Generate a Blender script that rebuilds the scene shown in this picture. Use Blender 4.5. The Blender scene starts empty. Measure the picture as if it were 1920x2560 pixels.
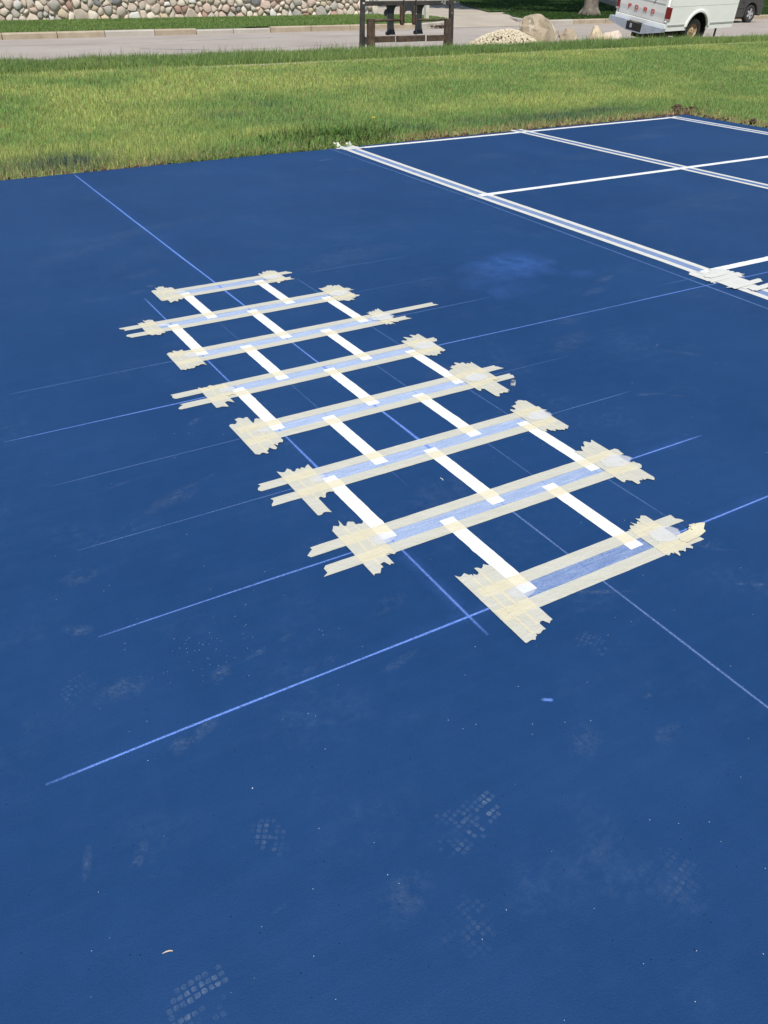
import bpy, math, random
import numpy as np
from mathutils import Matrix, Vector, noise as mnoise

scene = bpy.context.scene
C = scene.collection
R = math.radians
random.seed(7)
rng = np.random.default_rng(7)
PI = math.pi

# ------------------------------------------------------------------ camera
CAM_H = 1.6048
cam_d = bpy.data.cameras.new('camera')
cam = bpy.data.objects.new('camera', cam_d)
C.objects.link(cam)
cam_d.sensor_fit = 'VERTICAL'
cam_d.sensor_height = 36.0
cam_d.sensor_width = 27.0
cam_d.lens = 36.0 * 2051.4 / 2560.0
cam_d.clip_start = 0.05
cam_d.clip_end = 1500
PITCH, ROLL, AZ = 0.582589, 0.00795493, 0.535168      # AZ: heading, clockwise from +Y
fwd = Vector((math.sin(AZ) * math.cos(PITCH), math.cos(AZ) * math.cos(PITCH), -math.sin(PITCH)))
rt0 = Vector((math.cos(AZ), -math.sin(AZ), 0))
up0 = rt0.cross(fwd)
rt = rt0 * math.cos(ROLL) + up0 * math.sin(ROLL)
up = -rt0 * math.sin(ROLL) + up0 * math.cos(ROLL)
M = Matrix((rt, up, -fwd)).transposed().to_4x4()
M.translation = Vector((0, 0, CAM_H))
cam.matrix_world = M
scene.camera = cam

# ------------------------------------------------------------------ light
SUN_EL, SUN_AZ = R(57.5), R(207)                        # azimuth clockwise from +Y: behind the photographer
world = bpy.data.worlds.new('World')
scene.world = world
world.use_nodes = True
wn = world.node_tree
bg = wn.nodes.get('Background') or wn.nodes.new('ShaderNodeBackground')
wo = wn.nodes.get('World Output') or wn.nodes.new('ShaderNodeOutputWorld')
sky = wn.nodes.new('ShaderNodeTexSky')
sky.sky_type = 'NISHITA'
sky.sun_disc = False
sky.sun_elevation = SUN_EL
sky.sun_rotation = SUN_AZ
wn.links.new(sky.outputs[0], bg.inputs['Color'])
bg.inputs['Strength'].default_value = 0.10
wn.links.new(bg.outputs[0], wo.inputs['Surface'])
sun_d = bpy.data.lights.new('sun', 'SUN')
sun_d.energy = 4.4
sun_d.angle = R(0.53)
sun_d.color = (1.0, 0.96, 0.90)
sun = bpy.data.objects.new('sun', sun_d)
C.objects.link(sun)
to_sun = Vector((math.sin(SUN_AZ) * math.cos(SUN_EL), math.cos(SUN_AZ) * math.cos(SUN_EL), math.sin(SUN_EL)))
sun.rotation_euler = to_sun.to_track_quat('Z', 'Y').to_euler()
sun.location = (0, -10, 20)
vs = scene.view_settings
vs.view_transform = 'Standard'
vs.look = 'None'
vs.gamma = 1.0
vs.use_curve_mapping = False
vs.exposure = 0.0
scene.render.engine = 'CYCLES'
scene.cycles.max_bounces = 6
scene.cycles.transparent_max_bounces = 12

# ------------------------------------------------------------------ helpers
def tag(o, label=None, cat=None, group=None, kind=None):
    if label: o['label'] = label
    if cat: o['category'] = cat
    if group: o['group'] = group
    if kind: o['kind'] = kind
    return o

def empty(name, loc=(0, 0, 0), rz=0.0):
    o = bpy.data.objects.new(name, None)
    o.empty_display_size = 0.1
    C.objects.link(o)
    o.location = loc
    o.rotation_euler = (0, 0, rz)
    return o

class MB:
    """collects shapes that become one mesh object"""
    def __init__(s):
        s.v, s.f, s.mi = [], [], []
    def add(s, verts, faces, mi=0):
        b = len(s.v)
        s.v += [tuple(v) for v in verts]
        s.f += [tuple(i + b for i in f) for f in faces]
        s.mi += [mi] * len(faces)
    def box(s, x0, x1, y0, y1, z0, z1, mi=0, M=None):
        v = [Vector(p) for p in ((x0,y0,z0),(x1,y0,z0),(x1,y1,z0),(x0,y1,z0),(x0,y0,z1),(x1,y0,z1),(x1,y1,z1),(x0,y1,z1))]
        if M: v = [M @ p for p in v]
        s.add(v, [(3,2,1,0),(4,5,6,7),(0,1,5,4),(1,2,6,5),(2,3,7,6),(3,0,4,7)], mi)
    def tube(s, pts, rad, n=8, mi=0, caps=True):
        pts = [Vector(p) for p in pts]
        rr = rad if isinstance(rad, (list, tuple)) else [rad] * len(pts)
        rings = []
        for i, p in enumerate(pts):
            d = (pts[min(i + 1, len(pts) - 1)] - pts[max(i - 1, 0)]).normalized()
            a = d.cross(Vector((0, 0, 1)))
            if a.length < 1e-3: a = d.cross(Vector((1, 0, 0)))
            a.normalize(); b = a.cross(d)
            rings.append([p + (a * math.cos(t) + b * math.sin(t)) * rr[i] for t in [2 * PI * k / n for k in range(n)]])
        v = [q for r in rings for q in r]
        f = []
        for i in range(len(pts) - 1):
            for k in range(n):
                f.append((i*n+k, i*n+(k+1)%n, (i+1)*n+(k+1)%n, (i+1)*n+k))
        if caps:
            f.append(tuple(range(n - 1, -1, -1)))
            f.append(tuple((len(pts) - 1) * n + k for k in range(n)))
        s.add(v, f, mi)
    def prism(s, poly, axis, a, b, mi=0):
        """polygon (2-tuples) extruded from a to b along axis 'x','y','z'"""
        def P(p, t):
            return {'y': (p[0], t, p[1]), 'x': (t, p[0], p[1]), 'z': (p[0], p[1], t)}[axis]
        n = len(poly)
        v = [P(p, a) for p in poly] + [P(p, b) for p in poly]
        f = [(i, (i+1) % n, n + (i+1) % n, n + i) for i in range(n)]
        f += [tuple(range(n))[::-1], tuple(range(n, 2 * n))]
        s.add(v, f, mi)
    def lathe_y(s, prof, c, n=28, mi=0):
        """profile of (y, radius) turned round an axis along y through c"""
        v, f = [], []
        for (y, r) in prof:
            for k in range(n):
                t = 2 * PI * k / n
                v.append((c[0] + r * math.cos(t), c[1] + y, c[2] + r * math.sin(t)))
        m = len(prof)
        for i in range(m - 1):
            for k in range(n):
                f.append((i*n+k, i*n+(k+1) % n, (i+1)*n+(k+1) % n, (i+1)*n+k))
        s.add(v, f, mi)
    def build(s, name, mats, parent=None, smooth=False, bevel=0.0, autosm=None):
        me = bpy.data.meshes.new(name)
        me.from_pydata(s.v, [], s.f)
        for m in (mats if isinstance(mats, (list, tuple)) else [mats]):
            me.materials.append(m)
        if any(s.mi): me.polygons.foreach_set('material_index', s.mi)
        me.validate(clean_customdata=False)
        import bmesh
        bm = bmesh.new(); bm.from_mesh(me)
        bmesh.ops.recalc_face_normals(bm, faces=bm.faces)
        bm.to_mesh(me); bm.free()
        if smooth: me.polygons.foreach_set('use_smooth', [True] * len(me.polygons))
        if autosm is not None:
            me.polygons.foreach_set('use_smooth', [True] * len(me.polygons))
            me.set_sharp_from_angle(angle=R(autosm))
        o = bpy.data.objects.new(name, me)
        C.objects.link(o)
        if parent: o.parent = parent
        if bevel:
            b = o.modifiers.new('bevel', 'BEVEL'); b.width = bevel; b.segments = 2; b.limit_method = 'ANGLE'
        return o

def mat(name, col, rough=0.7, noise=0.0, scale=5.0, bump=0.0, bscale=40.0, metal=0.0, spec=0.5, col2=None, coords='Object', detail=6):
    """principled material whose colour wanders between two tones by noise, with fine relief"""
    m = bpy.data.materials.new(name); m.use_nodes = True
    nt = m.node_tree; N = nt.nodes; L = nt.links
    p = N['Principled BSDF']
    p.inputs['Roughness'].default_value = rough
    p.inputs['Metallic'].default_value = metal
    p.inputs['Specular IOR Level'].default_value = spec
    p.inputs['Base Color'].default_value = (*col, 1)
    tc = N.new('ShaderNodeTexCoord')
    if noise or col2:
        nz = N.new('ShaderNodeTexNoise'); nz.inputs['Scale'].default_value = scale; nz.inputs['Detail'].default_value = detail
        nz.inputs['Roughness'].default_value = 0.62
        L.new(tc.outputs[coords], nz.inputs['Vector'])
        cr = N.new('ShaderNodeValToRGB')
        c2 = col2 if col2 else tuple(min(1, c * (1 + noise)) for c in col)
        c1 = col if col2 else tuple(c * (1 - noise) for c in col)
        cr.color_ramp.elements[0].position = 0.34; cr.color_ramp.elements[1].position = 0.68
        cr.color_ramp.elements[0].color = (*c1, 1); cr.color_ramp.elements[1].color = (*c2, 1)
        L.new(nz.outputs['Fac'], cr.inputs['Fac'])
        L.new(cr.outputs['Color'], p.inputs['Base Color'])
    if bump:
        nb = N.new('ShaderNodeTexNoise'); nb.inputs['Scale'].default_value = bscale; nb.inputs['Detail'].default_value = 5
        L.new(tc.outputs[coords], nb.inputs['Vector'])
        bp = N.new('ShaderNodeBump'); bp.inputs['Strength'].default_value = bump; bp.inputs['Distance'].default_value = 0.01
        L.new(nb.outputs['Fac'], bp.inputs['Height'])
        L.new(bp.outputs['Normal'], p.inputs['Normal'])
    return m

def nodes(m): return m.node_tree.nodes, m.node_tree.links

def math_node(N, L, op, a, b=None, clamp=False):
    n = N.new('ShaderNodeMath'); n.operation = op; n.use_clamp = clamp
    for i, x in enumerate((a, b)):
        if x is None: continue
        if isinstance(x, (int, float)): n.inputs[i].default_value = x
        else: L.new(x, n.inputs[i])
    return n.outputs[0]

def noise_out(N, L, vec, scale, detail=5, rough=0.6):
    n = N.new('ShaderNodeTexNoise'); n.inputs['Scale'].default_value = scale
    n.inputs['Detail'].default_value = detail; n.inputs['Roughness'].default_value = rough
    L.new(vec, n.inputs['Vector']); return n.outputs['Fac']

def ramp(N, L, fac, p0, p1, c0=(0,0,0,1), c1=(1,1,1,1)):
    r = N.new('ShaderNodeValToRGB')
    r.color_ramp.elements[0].position = p0; r.color_ramp.elements[1].position = p1
    r.color_ramp.elements[0].color = c0; r.color_ramp.elements[1].color = c1
    L.new(fac, r.inputs['Fac']); return r.outputs['Color']

def mix(N, L, fac, a, b):
    n = N.new('ShaderNodeMix'); n.data_type = 'RGBA'
    if isinstance(fac, (int, float)): n.inputs[0].default_value = fac
    else: L.new(fac, n.inputs[0])
    for i, x in ((6, a), (7, b)):
        if isinstance(x, tuple): n.inputs[i].default_value = (*x[:3], 1)
        else: L.new(x, n.inputs[i])
    return n.outputs[2]

# ------------------------------------------------------------------ materials
BLUE = (0.0150, 0.056, 0.170)
def make_court():
    m = mat('court_paint', BLUE, rough=0.55, spec=0.26); N, L = nodes(m); p = N['Principled BSDF']
    g = N.new('ShaderNodeNewGeometry').outputs['Position']
    big = noise_out(N, L, g, 0.9, 6, 0.6)
    c = mix(N, L, ramp(N, L, big, 0.30, 0.72), (0.0052, 0.0375, 0.124), (0.0100, 0.0515, 0.157))
    # dusty wear: broad faint pale patches broken up by finer noise
    d1 = ramp(N, L, noise_out(N, L, g, 2.3, 8, 0.68), 0.52, 0.80)
    d2 = ramp(N, L, noise_out(N, L, g, 31, 6, 0.7), 0.42, 0.75)
    dust = math_node(N, L, 'MULTIPLY', math_node(N, L, 'MULTIPLY', d1, d2), 0.27)
    c = mix(N, L, dust, c, (0.17, 0.25, 0.38))
    mp2 = N.new('ShaderNodeMapping'); mp2.inputs['Rotation'].default_value = (0, 0, 0.5); mp2.inputs['Scale'].default_value = (1.2, 14, 1); L.new(g, mp2.inputs['Vector'])
    st2 = ramp(N, L, noise_out(N, L, mp2.outputs[0], 1.6, 7, 0.7), 0.48, 0.78)
    c = mix(N, L, math_node(N, L, 'MULTIPLY', st2, 0.08), c, (0.055, 0.115, 0.26))
    mid = ramp(N, L, noise_out(N, L, g, 9, 7, 0.72), 0.36, 0.72)
    c = mix(N, L, math_node(N, L, 'MULTIPLY', mid, 0.16), c, (0.022, 0.080, 0.235))
    # roller coat grain
    grain = noise_out(N, L, g, 420, 3, 0.6)
    c = mix(N, L, math_node(N, L, 'MULTIPLY', ramp(N, L, grain, 0.45, 0.75), 0.22), c, (0.032, 0.090, 0.24))
    c = mix(N, L, math_node(N, L, 'MULTIPLY', ramp(N, L, noise_out(N, L, g, 190, 3, 0.7), 0.50, 0.72), 0.20), c, (0.003, 0.020, 0.085))
    # tiny dark pits and pale flecks
    for sc, thr, colr, seed in ((55, 0.085, (0.004, 0.010, 0.035), 0), (38, 0.040, (0.45, 0.5, 0.58), 7)):
        mp = N.new('ShaderNodeMapping'); mp.inputs['Location'].default_value = (seed, seed * .7, 0)
        L.new(g, mp.inputs['Vector'])
        v = N.new('ShaderNodeTexVoronoi'); v.inputs['Scale'].default_value = sc
        L.new(mp.outputs[0], v.inputs['Vector'])
        rnd = N.new('ShaderNodeSeparateColor'); L.new(v.outputs['Color'], rnd.inputs[0])
        on = math_node(N, L, 'GREATER_THAN', rnd.outputs[0], 0.86 if seed == 0 else 0.93)
        dot = math_node(N, L, 'MULTIPLY', math_node(N, L, 'LESS_THAN', v.outputs['Distance'], thr), on)
        c = mix(N, L, dot, c, colr)
    L.new(c, p.inputs['Base Color'])
    h = math_node(N, L, 'ADD', noise_out(N, L, g, 260, 4, 0.6), math_node(N, L, 'MULTIPLY', noise_out(N, L, g, 60, 3), 0.6))
    b = N.new('ShaderNodeBump'); b.inputs['Strength'].default_value = 0.26; b.inputs['Distance'].default_value = 0.004
    L.new(h, b.inputs['Height']); L.new(b.outputs['Normal'], p.inputs['Normal'])
    return m
M_court = make_court()

def make_alpha(name, colr, nscale, lo, hi, gain=1.0, stretch=(1, 1, 1), lo2=0.0, hi2=0.3):
    """dry dust: opacity from the vertex attribute 'a' broken up by noise"""
    m = bpy.data.materials.new(name); m.use_nodes = True
    N, L = nodes(m); p = N['Principled BSDF']
    p.inputs['Base Color'].default_value = (*colr, 1); p.inputs['Roughness'].default_value = 0.9
    p.inputs['Specular IOR Level'].default_value = 0.1
    at = N.new('ShaderNodeAttribute'); at.attribute_name = 'a'
    g = N.new('ShaderNodeNewGeometry').outputs['Position']
    mp = N.new('ShaderNodeMapping'); mp.inputs['Scale'].default_value = stretch; L.new(g, mp.inputs['Vector'])
    n = ramp(N, L, noise_out(N, L, mp.outputs[0], nscale, 6, 0.7), lo, hi)
    n2 = ramp(N, L, noise_out(N, L, mp.outputs[0], nscale * 0.21, 5, 0.65), lo2, hi2)
    n = math_node(N, L, 'MULTIPLY', n, n2)
    a = math_node(N, L, 'MULTIPLY', math_node(N, L, 'MULTIPLY', at.outputs['Fac'], n), gain, True)
    L.new(a, p.inputs['Alpha'])
    return m
M_chalk = make_alpha('blue_chalk', (0.17, 0.32, 0.84), 210, 0.28, 0.54, 1.0, lo2=.10, hi2=.45)
M_chalk_dim = make_alpha('faint_chalk', (0.22, 0.35, 0.74), 210, 0.30, 0.58, 0.75, lo2=.14, hi2=.48)
M_dust = make_alpha('pale_dust', (0.34, 0.43, 0.55), 85, 0.36, 0.70, 0.42, lo2=.40, hi2=.66)
M_cloud = make_alpha('chalk_cloud', (0.060, 0.165, 0.48), 60, 0.16, 0.80, 0.66, lo2=.20, hi2=.62)
M_print = make_alpha('dusty_print', (0.30, 0.40, 0.54), 190, 0.30, 0.66, 0.60, lo2=.28, hi2=.58)
M_whitecoat = make_alpha('thin_white_coat', (0.80, 0.82, 0.86), 28, 0.10, 0.50, 0.52)

def make_wash(k):
    m = mat('thin_paint_film', (0.4, 0.5, 0.7), rough=0.55); N, L = nodes(m); p = N['Principled BSDF']
    g = N.new('ShaderNodeNewGeometry').outputs['Position']
    mp = N.new('ShaderNodeMapping'); mp.inputs['Scale'].default_value = (9, 130, 1); L.new(g, mp.inputs['Vector'])
    streak = noise_out(N, L, mp.outputs[0], 1.0, 5, 0.6)
    grit = noise_out(N, L, g, 150, 5, 0.75)
    f = math_node(N, L, 'ADD', math_node(N, L, 'MULTIPLY', streak, 0.55), math_node(N, L, 'MULTIPLY', grit, 0.6))
    f = math_node(N, L, 'SUBTRACT', f, 0.575 - 0.16)
    f = math_node(N, L, 'MULTIPLY', f, 1.7)
    f = math_node(N, L, 'ADD', f, k + 0.10, True)
    L.new(mix(N, L, f, (0.035, 0.105, 0.31), (0.47, 0.565, 0.745)), p.inputs['Base Color'])
    return m
WASH = [make_wash(k) for k in (-0.02, 0.30, 0.36, 0.42, 0.40, 0.44, 0.40, 0.34)]
M_wash_court = make_wash(-0.02)
M_wash_court2 = make_wash(-0.28)

M_white = mat('white_line_paint', (0.80, 0.82, 0.82), rough=0.55, noise=0.03, scale=30, bump=0.15, bscale=200, coords='Object')
def make_tape(name, c1, c2):
    m = mat(name, c1, rough=0.48, spec=0.35); N, L = nodes(m); p = N['Principled BSDF']
    g = N.new('ShaderNodeNewGeometry').outputs['Position']
    mp = N.new('ShaderNodeMapping'); mp.inputs['Scale'].default_value = (6, 75, 1); L.new(g, mp.inputs['Vector'])
    s = ramp(N, L, noise_out(N, L, mp.outputs[0], 1, 5, 0.6), 0.40, 0.72)
    c = mix(N, L, s, c1, c2)
    fine = ramp(N, L, noise_out(N, L, g, 60, 6, 0.7), 0.35, 0.7)
    c = mix(N, L, math_node(N, L, 'MULTIPLY', fine, 0.25), c, tuple(x * 0.90 for x in c1))
    L.new(c, p.inputs['Base Color'])
    b = N.new('ShaderNodeBump'); b.inputs['Strength'].default_value = 0.5; b.inputs['Distance'].default_value = 0.004
    L.new(math_node(N, L, 'ADD', noise_out(N, L, g, 130, 4), math_node(N, L, 'MULTIPLY', noise_out(N, L, g, 18, 3), 2.2)), b.inputs['Height']); L.new(b.outputs['Normal'], p.inputs['Normal'])
    return m
M_tape = make_tape('masking_tape', (0.545, 0.536, 0.450), (0.595, 0.592, 0.530))
M_tape2 = make_tape('masking_tape_doubled', (0.640, 0.590, 0.425), (0.680, 0.640, 0.480))
M_tapew = make_tape('masking_tape_over_white', (0.740, 0.680, 0.500), (0.760, 0.710, 0.560))
M_tape_far = make_tape('pale_tape', (0.66, 0.66, 0.60), (0.72, 0.72, 0.70))  # paler, whiter tape tone for the court lines and curled tab

def make_blade(name, trans=0.45):
    m = bpy.data.materials.new(name); m.use_nodes = True
    N, L = nodes(m); p = N['Principled BSDF']
    at = N.new('ShaderNodeAttribute'); at.attribute_name = 'Col'
    L.new(at.outputs['Color'], p.inputs['Base Color'])
    p.inputs['Roughness'].default_value = 0.5; p.inputs['Specular IOR Level'].default_value = 0.3
    tr = N.new('ShaderNodeBsdfTranslucent'); L.new(at.outputs['Color'], tr.inputs['Color'])
    mx = N.new('ShaderNodeMixShader'); mx.inputs[0].default_value = trans
    L.new(p.outputs[0], mx.inputs[1]); L.new(tr.outputs[0], mx.inputs[2])
    L.new(mx.outputs[0], N['Material Output'].inputs['Surface'])
    return m
M_blade = make_blade('grass_blade')
M_leaf = make_blade('tree_leaf', 0.3)
M_lawnsoil = mat('lawn_thatch', (0.110, 0.150, 0.038), 0.95, scale=3, col2=(0.20, 0.24, 0.070), bump=0.6, bscale=60, coords='Object')
M_farlawn = mat('far_lawn_thatch', (0.045, 0.085, 0.018), 0.95, scale=1.2, col2=(0.085, 0.140, 0.032), bump=0.6, bscale=30)
M_soil = mat('bare_soil', (0.030, 0.019, 0.012), 0.95, scale=14, col2=(0.110, 0.072, 0.044), bump=1.0, bscale=90)
M_clod = mat('soil_clod', (0.040, 0.024, 0.014), 0.95, scale=20, col2=(0.125, 0.080, 0.048), bump=0.8, bscale=60)
M_road = mat('old_asphalt', (0.335, 0.292, 0.258), 0.9, scale=0.35, col2=(0.425, 0.378, 0.338), bump=0.3, bscale=60, coords='Object')
M_conc = mat('concrete_walk', (0.39, 0.34, 0.275), 0.9, scale=0.6, col2=(0.48, 0.425, 0.350), bump=0.3, bscale=50)
M_kerb = mat('tan_kerb_concrete', (0.33, 0.265, 0.185), 0.9, scale=2.2, col2=(0.45, 0.38, 0.28), bump=0.4, bscale=40)
M_kerb2 = mat('pale_kerb_concrete', (0.40, 0.36, 0.31), 0.9, scale=1.5, col2=(0.50, 0.46, 0.40), bump=0.4, bscale=40)
M_mortar = mat('wall_mortar', (0.22, 0.185, 0.145), 0.95, scale=4, col2=(0.55, 0.47, 0.38), bump=0.7, bscale=20)
STONES = [mat('field_stone', a, 0.85, scale=s, col2=b, bump=0.35, bscale=22) for a, b, s in (
    ((0.52, 0.42, 0.34), (0.70, 0.60, 0.50), 4), ((0.60, 0.51, 0.41), (0.76, 0.68, 0.57), 5),
    ((0.42, 0.38, 0.33), (0.58, 0.53, 0.47), 6), ((0.20, 0.20, 0.20), (0.34, 0.33, 0.32), 5),
    ((0.36, 0.22, 0.17), (0.50, 0.34, 0.27), 6), ((0.50, 0.40, 0.27), (0.62, 0.53, 0.39), 4),
    ((0.50, 0.37, 0.30), (0.66, 0.52, 0.43), 5), ((0.55, 0.52, 0.48), (0.68, 0.66, 0.61), 4))]

# ------------------------------------------------------------------ setting: ground sheets
def sheet(name, poly, z, m, label=None, parent=None, kind='structure', zf=None):
    mb = MB()
    mb.add([(x, y, zf(x, y) if zf else z) for x, y in poly], [tuple(range(len(poly)))])
    o = mb.build(name, m, parent)
    if kind: o['kind'] = kind
    if label: o['label'] = label
    return o

sheet('ground', [(-400, -300), (500, -300), (500, 700), (-400, 700)], -0.40, M_farlawn, 'broad grassy ground under the whole neighbourhood')
COURT_X1, COURT_Y1 = 9.80, 8.535
def court():
    mb = MB()
    pts = []
    x = -14.0
    while x < COURT_X1:                                   # slightly ragged far edge
        pts.append((x, COURT_Y1 + 0.03 * mnoise.noise((x * 1.3, 3, 0)) + 0.012 * mnoise.noise((x * 7, 9, 0))))
        x += 0.12
    pts.append((COURT_X1, COURT_Y1))
    y = COURT_Y1 - 0.12
    while y > -9:
        pts.append((COURT_X1 + 0.03 * mnoise.noise((5, y * 1.3, 0)) + 0.012 * mnoise.noise((1, y * 7, 0)), y))
        y -= 0.12
    pts += [(COURT_X1, -9), (-14, -9)]
    mb.prism(pts[::-1], 'z', -0.10, 0.0)
    o = mb.build('play_court', M_court)
    tag(o, 'freshly painted deep blue asphalt play court', kind='structure')
    return o
COURT = court()

sheet('lawn', [(-40, 8.40), (COURT_X1 - 0.12, 8.40), (COURT_X1 - 0.12, -30), (70, -30), (70, 17.56), (-40, 17.56)], -0.020, M_lawnsoil,
      'sunny lawn between the blue court and the street')
sheet('sidewalk', [(-40, 17.56), (70, 17.56), (70, 17.92), (-40, 17.92)], -0.012, M_conc, 'narrow concrete path half hidden in grass')
def vedge(u): return 20.0 - 0.055 * (u - 3)
sheet('verge', [(-40, 17.92), (70, 17.92), (70, vedge(40)), (40, vedge(40)), (-40, vedge(-40))], -0.016, M_lawnsoil, 'grass verge along the near side of the street')
sheet('road', [(-120, 14), (160, 14), (160, 29.1), (-120, 29.1)], -0.12, M_road, 'pale grey asphalt street with faint cracks')
sheet('gutter', [(-40, vedge(-40)), (40, vedge(40)), (70, vedge(40)), (70, vedge(40) + .5), (40, vedge(40) + 0.5), (-40, vedge(-40) + 0.5)], -0.116, M_conc, 'pale concrete gutter along the near grass')
def zfar(x, y): return 0.05 + 0.08 * min(1, max(0, (y - 29.2) / 4.4))
verge_far = sheet('far_verge', [(-60, 29.25), (18.4, 29.25), (20.2, 29.9), (21.1, 31.2), (21.1, 33.1), (19.6, 33.75), (-60, 33.75)], 0, M_farlawn,
      'strip of bright lawn between far kerb and stone wall', zf=zfar)
def zdrv(x, y): return -0.117 + 0.205 * min(1, max(0, (y - 29.0) / 3.6))
mbd = MB()
for (a, b) in ((29.0, 30.2), (30.2, 31.4), (31.4, 32.6), (32.6, 110)):
    mbd.add([(15, a, zdrv(0, a)), (70, a, zdrv(0, a)), (70, b, zdrv(0, b)), (15, b, zdrv(0, b))], [(0, 1, 2, 3)])
drv = mbd.build('driveway', M_conc); tag(drv, 'pale concrete driveway apron across the street', kind='structure')
sheet('boulevard_lawn', [(24.4, 29.3), (90, 29.3), (90, 34.0), (26.0, 34.0), (25.6, 33.1), (24.1, 30.2)], 0, M_farlawn, 'shaded lawn strip in front of the tree',
      zf=lambda x, y: 0.06 + 0.045 * (y - 29.3) / 4.7)
sheet('yard_lawn', [(25.96, 34.9), (90, 34.9), (160, 140), (85, 140), (34.5, 49.4), (30.5, 43.6)], 0.125, M_farlawn, 'dark shaded yard lawn beyond the driveway')

# ------------------------------------------------------------------ kerb stones
def kerb_thing(name, label, cuts, y0, drop=None):
    t = empty(name, ((cuts[0] + cuts[-1]) / 2, y0, -0.12)); tag(t, label, 'kerb', 'far kerbs of the street')
    for i in range(len(cuts) - 1):
        a, b = cuts[i] + 0.012 - t.location.x, cuts[i + 1] - 0.012 - t.location.x
        low = drop and drop[0] <= i < drop[1]
        mb = MB(); h = 0.135 if low else 0.172
        mb.prism([(0, -0.1), (0, h - 0.035 + random.uniform(-.004, .004)), (0.035, h), (0.17, h), (0.17, -0.1)], 'x', a, b)
        mb.build('kerb_stone', M_kerb2 if low else (M_kerb if random.random() < .75 else M_kerb2), t)
    return t
kerb_thing('kerb', 'tan concrete kerb below the stone wall', [-3, -0.1, 1.4, 2.9, 4.32, 5.86, 7.26, 8.8, 10.15, 11.4, 12.7, 14.2, 15.7, 17.2, 18.6], 29.05, (8, 10))
kerb_thing('kerb', 'low shaded kerb in front of the tree', [24.5, 25.9, 27.6, 29.2, 30.8, 32.4, 34, 35.6, 37.2, 38.8, 42, 46], 29.10)
# curved kerb ends where the apron opens
def kerb_curve(label, pts):
    mb = MB(); n = len(pts); v = []
    for i, p in enumerate(pts):
        p = Vector((*p, 0)); d = (Vector((*pts[min(i+1, n-1)], 0)) - Vector((*pts[max(i-1, 0)], 0))).normalized()
        nrm = Vector((-d.y, d.x, 0)); k = i / (n - 1); zt = 0.05 + 0.05 * k; zb = -0.15
        for off, z in ((0, zb), (0, zt - .03), (.035, zt), (.16, zt), (.16, zb)): v.append(p + nrm * off + Vector((0, 0, z)))
    f = [(i*5+k, i*5+k+1, (i+1)*5+k+1, (i+1)*5+k) for i in range(n - 1) for k in range(4)] + [(0,1,2,3,4), tuple((n-1)*5+k for k in range(5))[::-1]]
    mb.add(v, f); o = mb.build('kerb', M_kerb2); tag(o, label, 'kerb', 'far kerbs of the street')
kerb_curve('curved kerb return left of the driveway', [(18.62, 29.05), (19.6, 29.3), (20.4, 29.8), (21.0, 30.7), (21.25, 31.6)])
kerb_curve('curved kerb return right of the driveway', [(25.5, 33.2), (24.6, 31.6), (23.9, 30.2), (23.95, 29.4), (24.48, 29.1)])

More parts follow.
